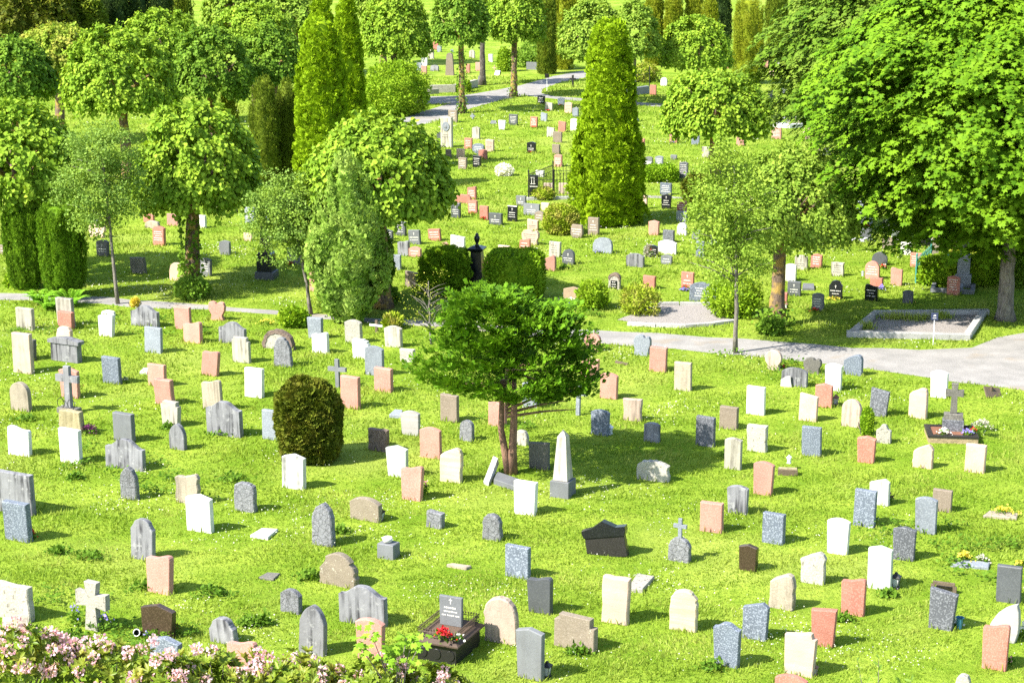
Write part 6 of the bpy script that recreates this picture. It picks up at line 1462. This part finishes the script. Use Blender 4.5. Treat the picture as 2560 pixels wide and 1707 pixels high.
# ------------------------------------------------------------------ rhododendrons along the lower edge
def rhodo(x, y, rx, ry, rz, zc, seed, label, nf, mat='rhodo', leaf=.17, NL=1500):
    e = tag(empty('rhododendron', (x, y, 0)), label, 'bush', 'flowering rhododendrons in the foreground')
    r = np.random.default_rng(seed); K = NL // 9
    d = dirs(K * 3, r); d = d[(d[:, 2] > -.3)][:K]; K = len(d); k = (1 + .16 * lump(d * 3, seed, 1.2)) * r.uniform(.7, 1, K)
    C = d * k[:, None] * np.array([rx, ry, rz]) + np.array([0, 0, zc]); n = 9; a = r.uniform(0, 6.28, (K, 1)) + np.arange(n)[None, :] * 2.4
    t1 = nrm(np.cross(d, r.normal(size=d.shape))); t2 = np.cross(d, t1)
    U = t1[:, None, :] * np.cos(a)[..., None] + t2[:, None, :] * np.sin(a)[..., None] + d[:, None, :] * .55 + np.array([0, 0, .15])
    P = np.repeat(C[:, None, :], n, 1).reshape(-1, 3); U = U.reshape(-1, 3); Nn = np.repeat(d, n, 0) + np.array([0, 0, .5]) + r.normal(size=P.shape) * .3
    place('leaves', P, U, Nn, leaf * r.uniform(.7, 1.2, len(P)), 'long', LF[mat], e, Sv=leaf * .95)
    mb = MB()
    for q in range(14):
        c = C[r.integers(K)]; mb.tube([(c[0] * .15, c[1] * .15, 0), (c[0] * .4, c[1] * .4, c[2] * .5), (c[0] * .97, c[1] * .97, c[2] * .98)], [.04, .025, .008], 5)
    mb.build('stems', BARKG, e)
    if nf:
        dt = dirs(nf * 8, r); dt = dt[(dt[:, 2] > .0) & (dt[:, 1] < .75)][:nf]; kk = (1 + .16 * lump(dt * 3, seed, 1.2)) * r.uniform(.92, 1.08, len(dt)); C = dt * kk[:, None] * np.array([rx, ry, rz]) + np.array([0, 0, zc + .03]); n = 40
        D = dirs(len(C) * n, r); P = np.repeat(C, n, 0) + D * (.085 * r.uniform(.6, 1.1, (len(D), 1)))
        place('blossoms', P, D + r.normal(size=P.shape) * .5, D + r.normal(size=P.shape) * .35, .055 * r.uniform(.7, 1.2, len(P)), 'petal', LF['petal'], e)
    return e
def rp(px, py, dy): 
    a, b = (px * 1.08844 - CX) / FPX, (CY - py * 1.08844) / FPX; t = dy / (CP + b * SP); return a * t, CAMH + (-SP + b * CP) * t
for i, (px, top, hwp, Y, nf, lab) in enumerate([(30, 1438, 130, 31.0, 46, 'pink-flowered rhododendron in the bottom left corner'), (240, 1478, 130, 31.2, 34, 'pink-flowered rhododendron in front of the polished brown stone'), (500, 1495, 130, 31.3, 26, 'rhododendron with few pink heads in front of the pink wave-topped stone'), (690, 1512, 110, 31.1, 14, 'mostly green rhododendron in front of the pointed grey stone'), (880, 1508, 110, 31.0, 12, 'rhododendron with fading heads in front of the iron-railed grave'), (390, 1512, 80, 30.3, 18, 'low front rhododendron with lilac heads below the blue granite stone'), (1010, 1535, 70, 30.8, 6, 'last small rhododendron at the right end of the row')]):
    x, z = rp(px, top, Y); m = FPX / 1.08844 / math.hypot(Y, CAMH - z); rx = hwp / m
    rz = min(.8, z * .55); rhodo(x, Y, rx * 1.05, .75, rz, z - rz, 60 + i, lab, nf)
# maple sapling among them
x, z = rp(905, 1452, 30.8); e = tag(empty('maple_sapling', (x, 30.8, 0)), 'light green maple sapling among the rhododendrons', 'plant'); r = np.random.default_rng(5)
mb = MB(); K = []
for k in range(9):
    a = 6.28 * k / 9; L = .22 + .2 * (k % 3); tip = (math.cos(a) * L, math.sin(a) * L * .6, z - .1 - .12 * (k % 4)); mb.tube([(0, 0, 0), (tip[0] * .4, tip[1] * .4, tip[2] * .7), tip], [.02, .014, .006], 5); K.append(tip)
mb.build('stems', BARKG, e); K = np.array(K); P = (K[:, None, :] + r.normal(size=(9, 14, 3)) * np.array([.12, .09, .09])).reshape(-1, 3)
place('leaves', P, r.normal(size=P.shape) * np.array([1, 1, .3]) + np.array([0, -.3, -.3]), np.array([0, -.4, 1.]) + r.normal(size=P.shape) * .3, .12 * r.uniform(.7, 1.2, len(P)), 'maple', LF['sap'], e)
# pale twig plant at the bottom right
x, z = rp(2025, 1512, 31.5); e = tag(empty('twig_plant', (x, 31.5, 0)), 'pale leafy twigs rising at the bottom edge right of centre', 'plant'); mb = MB(); K = []
for k in range(6):
    tip = (-.45 + .2 * k, -.1 + .05 * (k % 3), z * (1 if k in (0, 2) else .7)); mb.tube([(tip[0] * .3, 0, 0), (tip[0] * .7, 0, tip[2] * .6), tip], [.012, .009, .004], 5)
    for s in np.linspace(.35, 1, 9): K.append((tip[0] * (.3 + .7 * s), tip[1] * s, tip[2] * s))
mb.build('stems', BARKG, e); K = np.repeat(np.array(K), 2, 0); place('leaves', K, r.normal(size=K.shape) * np.array([1, .5, .4]) + np.array([0, 0, .5]), np.array([0, -.8, .6]) + r.normal(size=K.shape) * .4, .12 * r.uniform(.6, 1.2, len(K)), 'long', LF['rowan'], e)
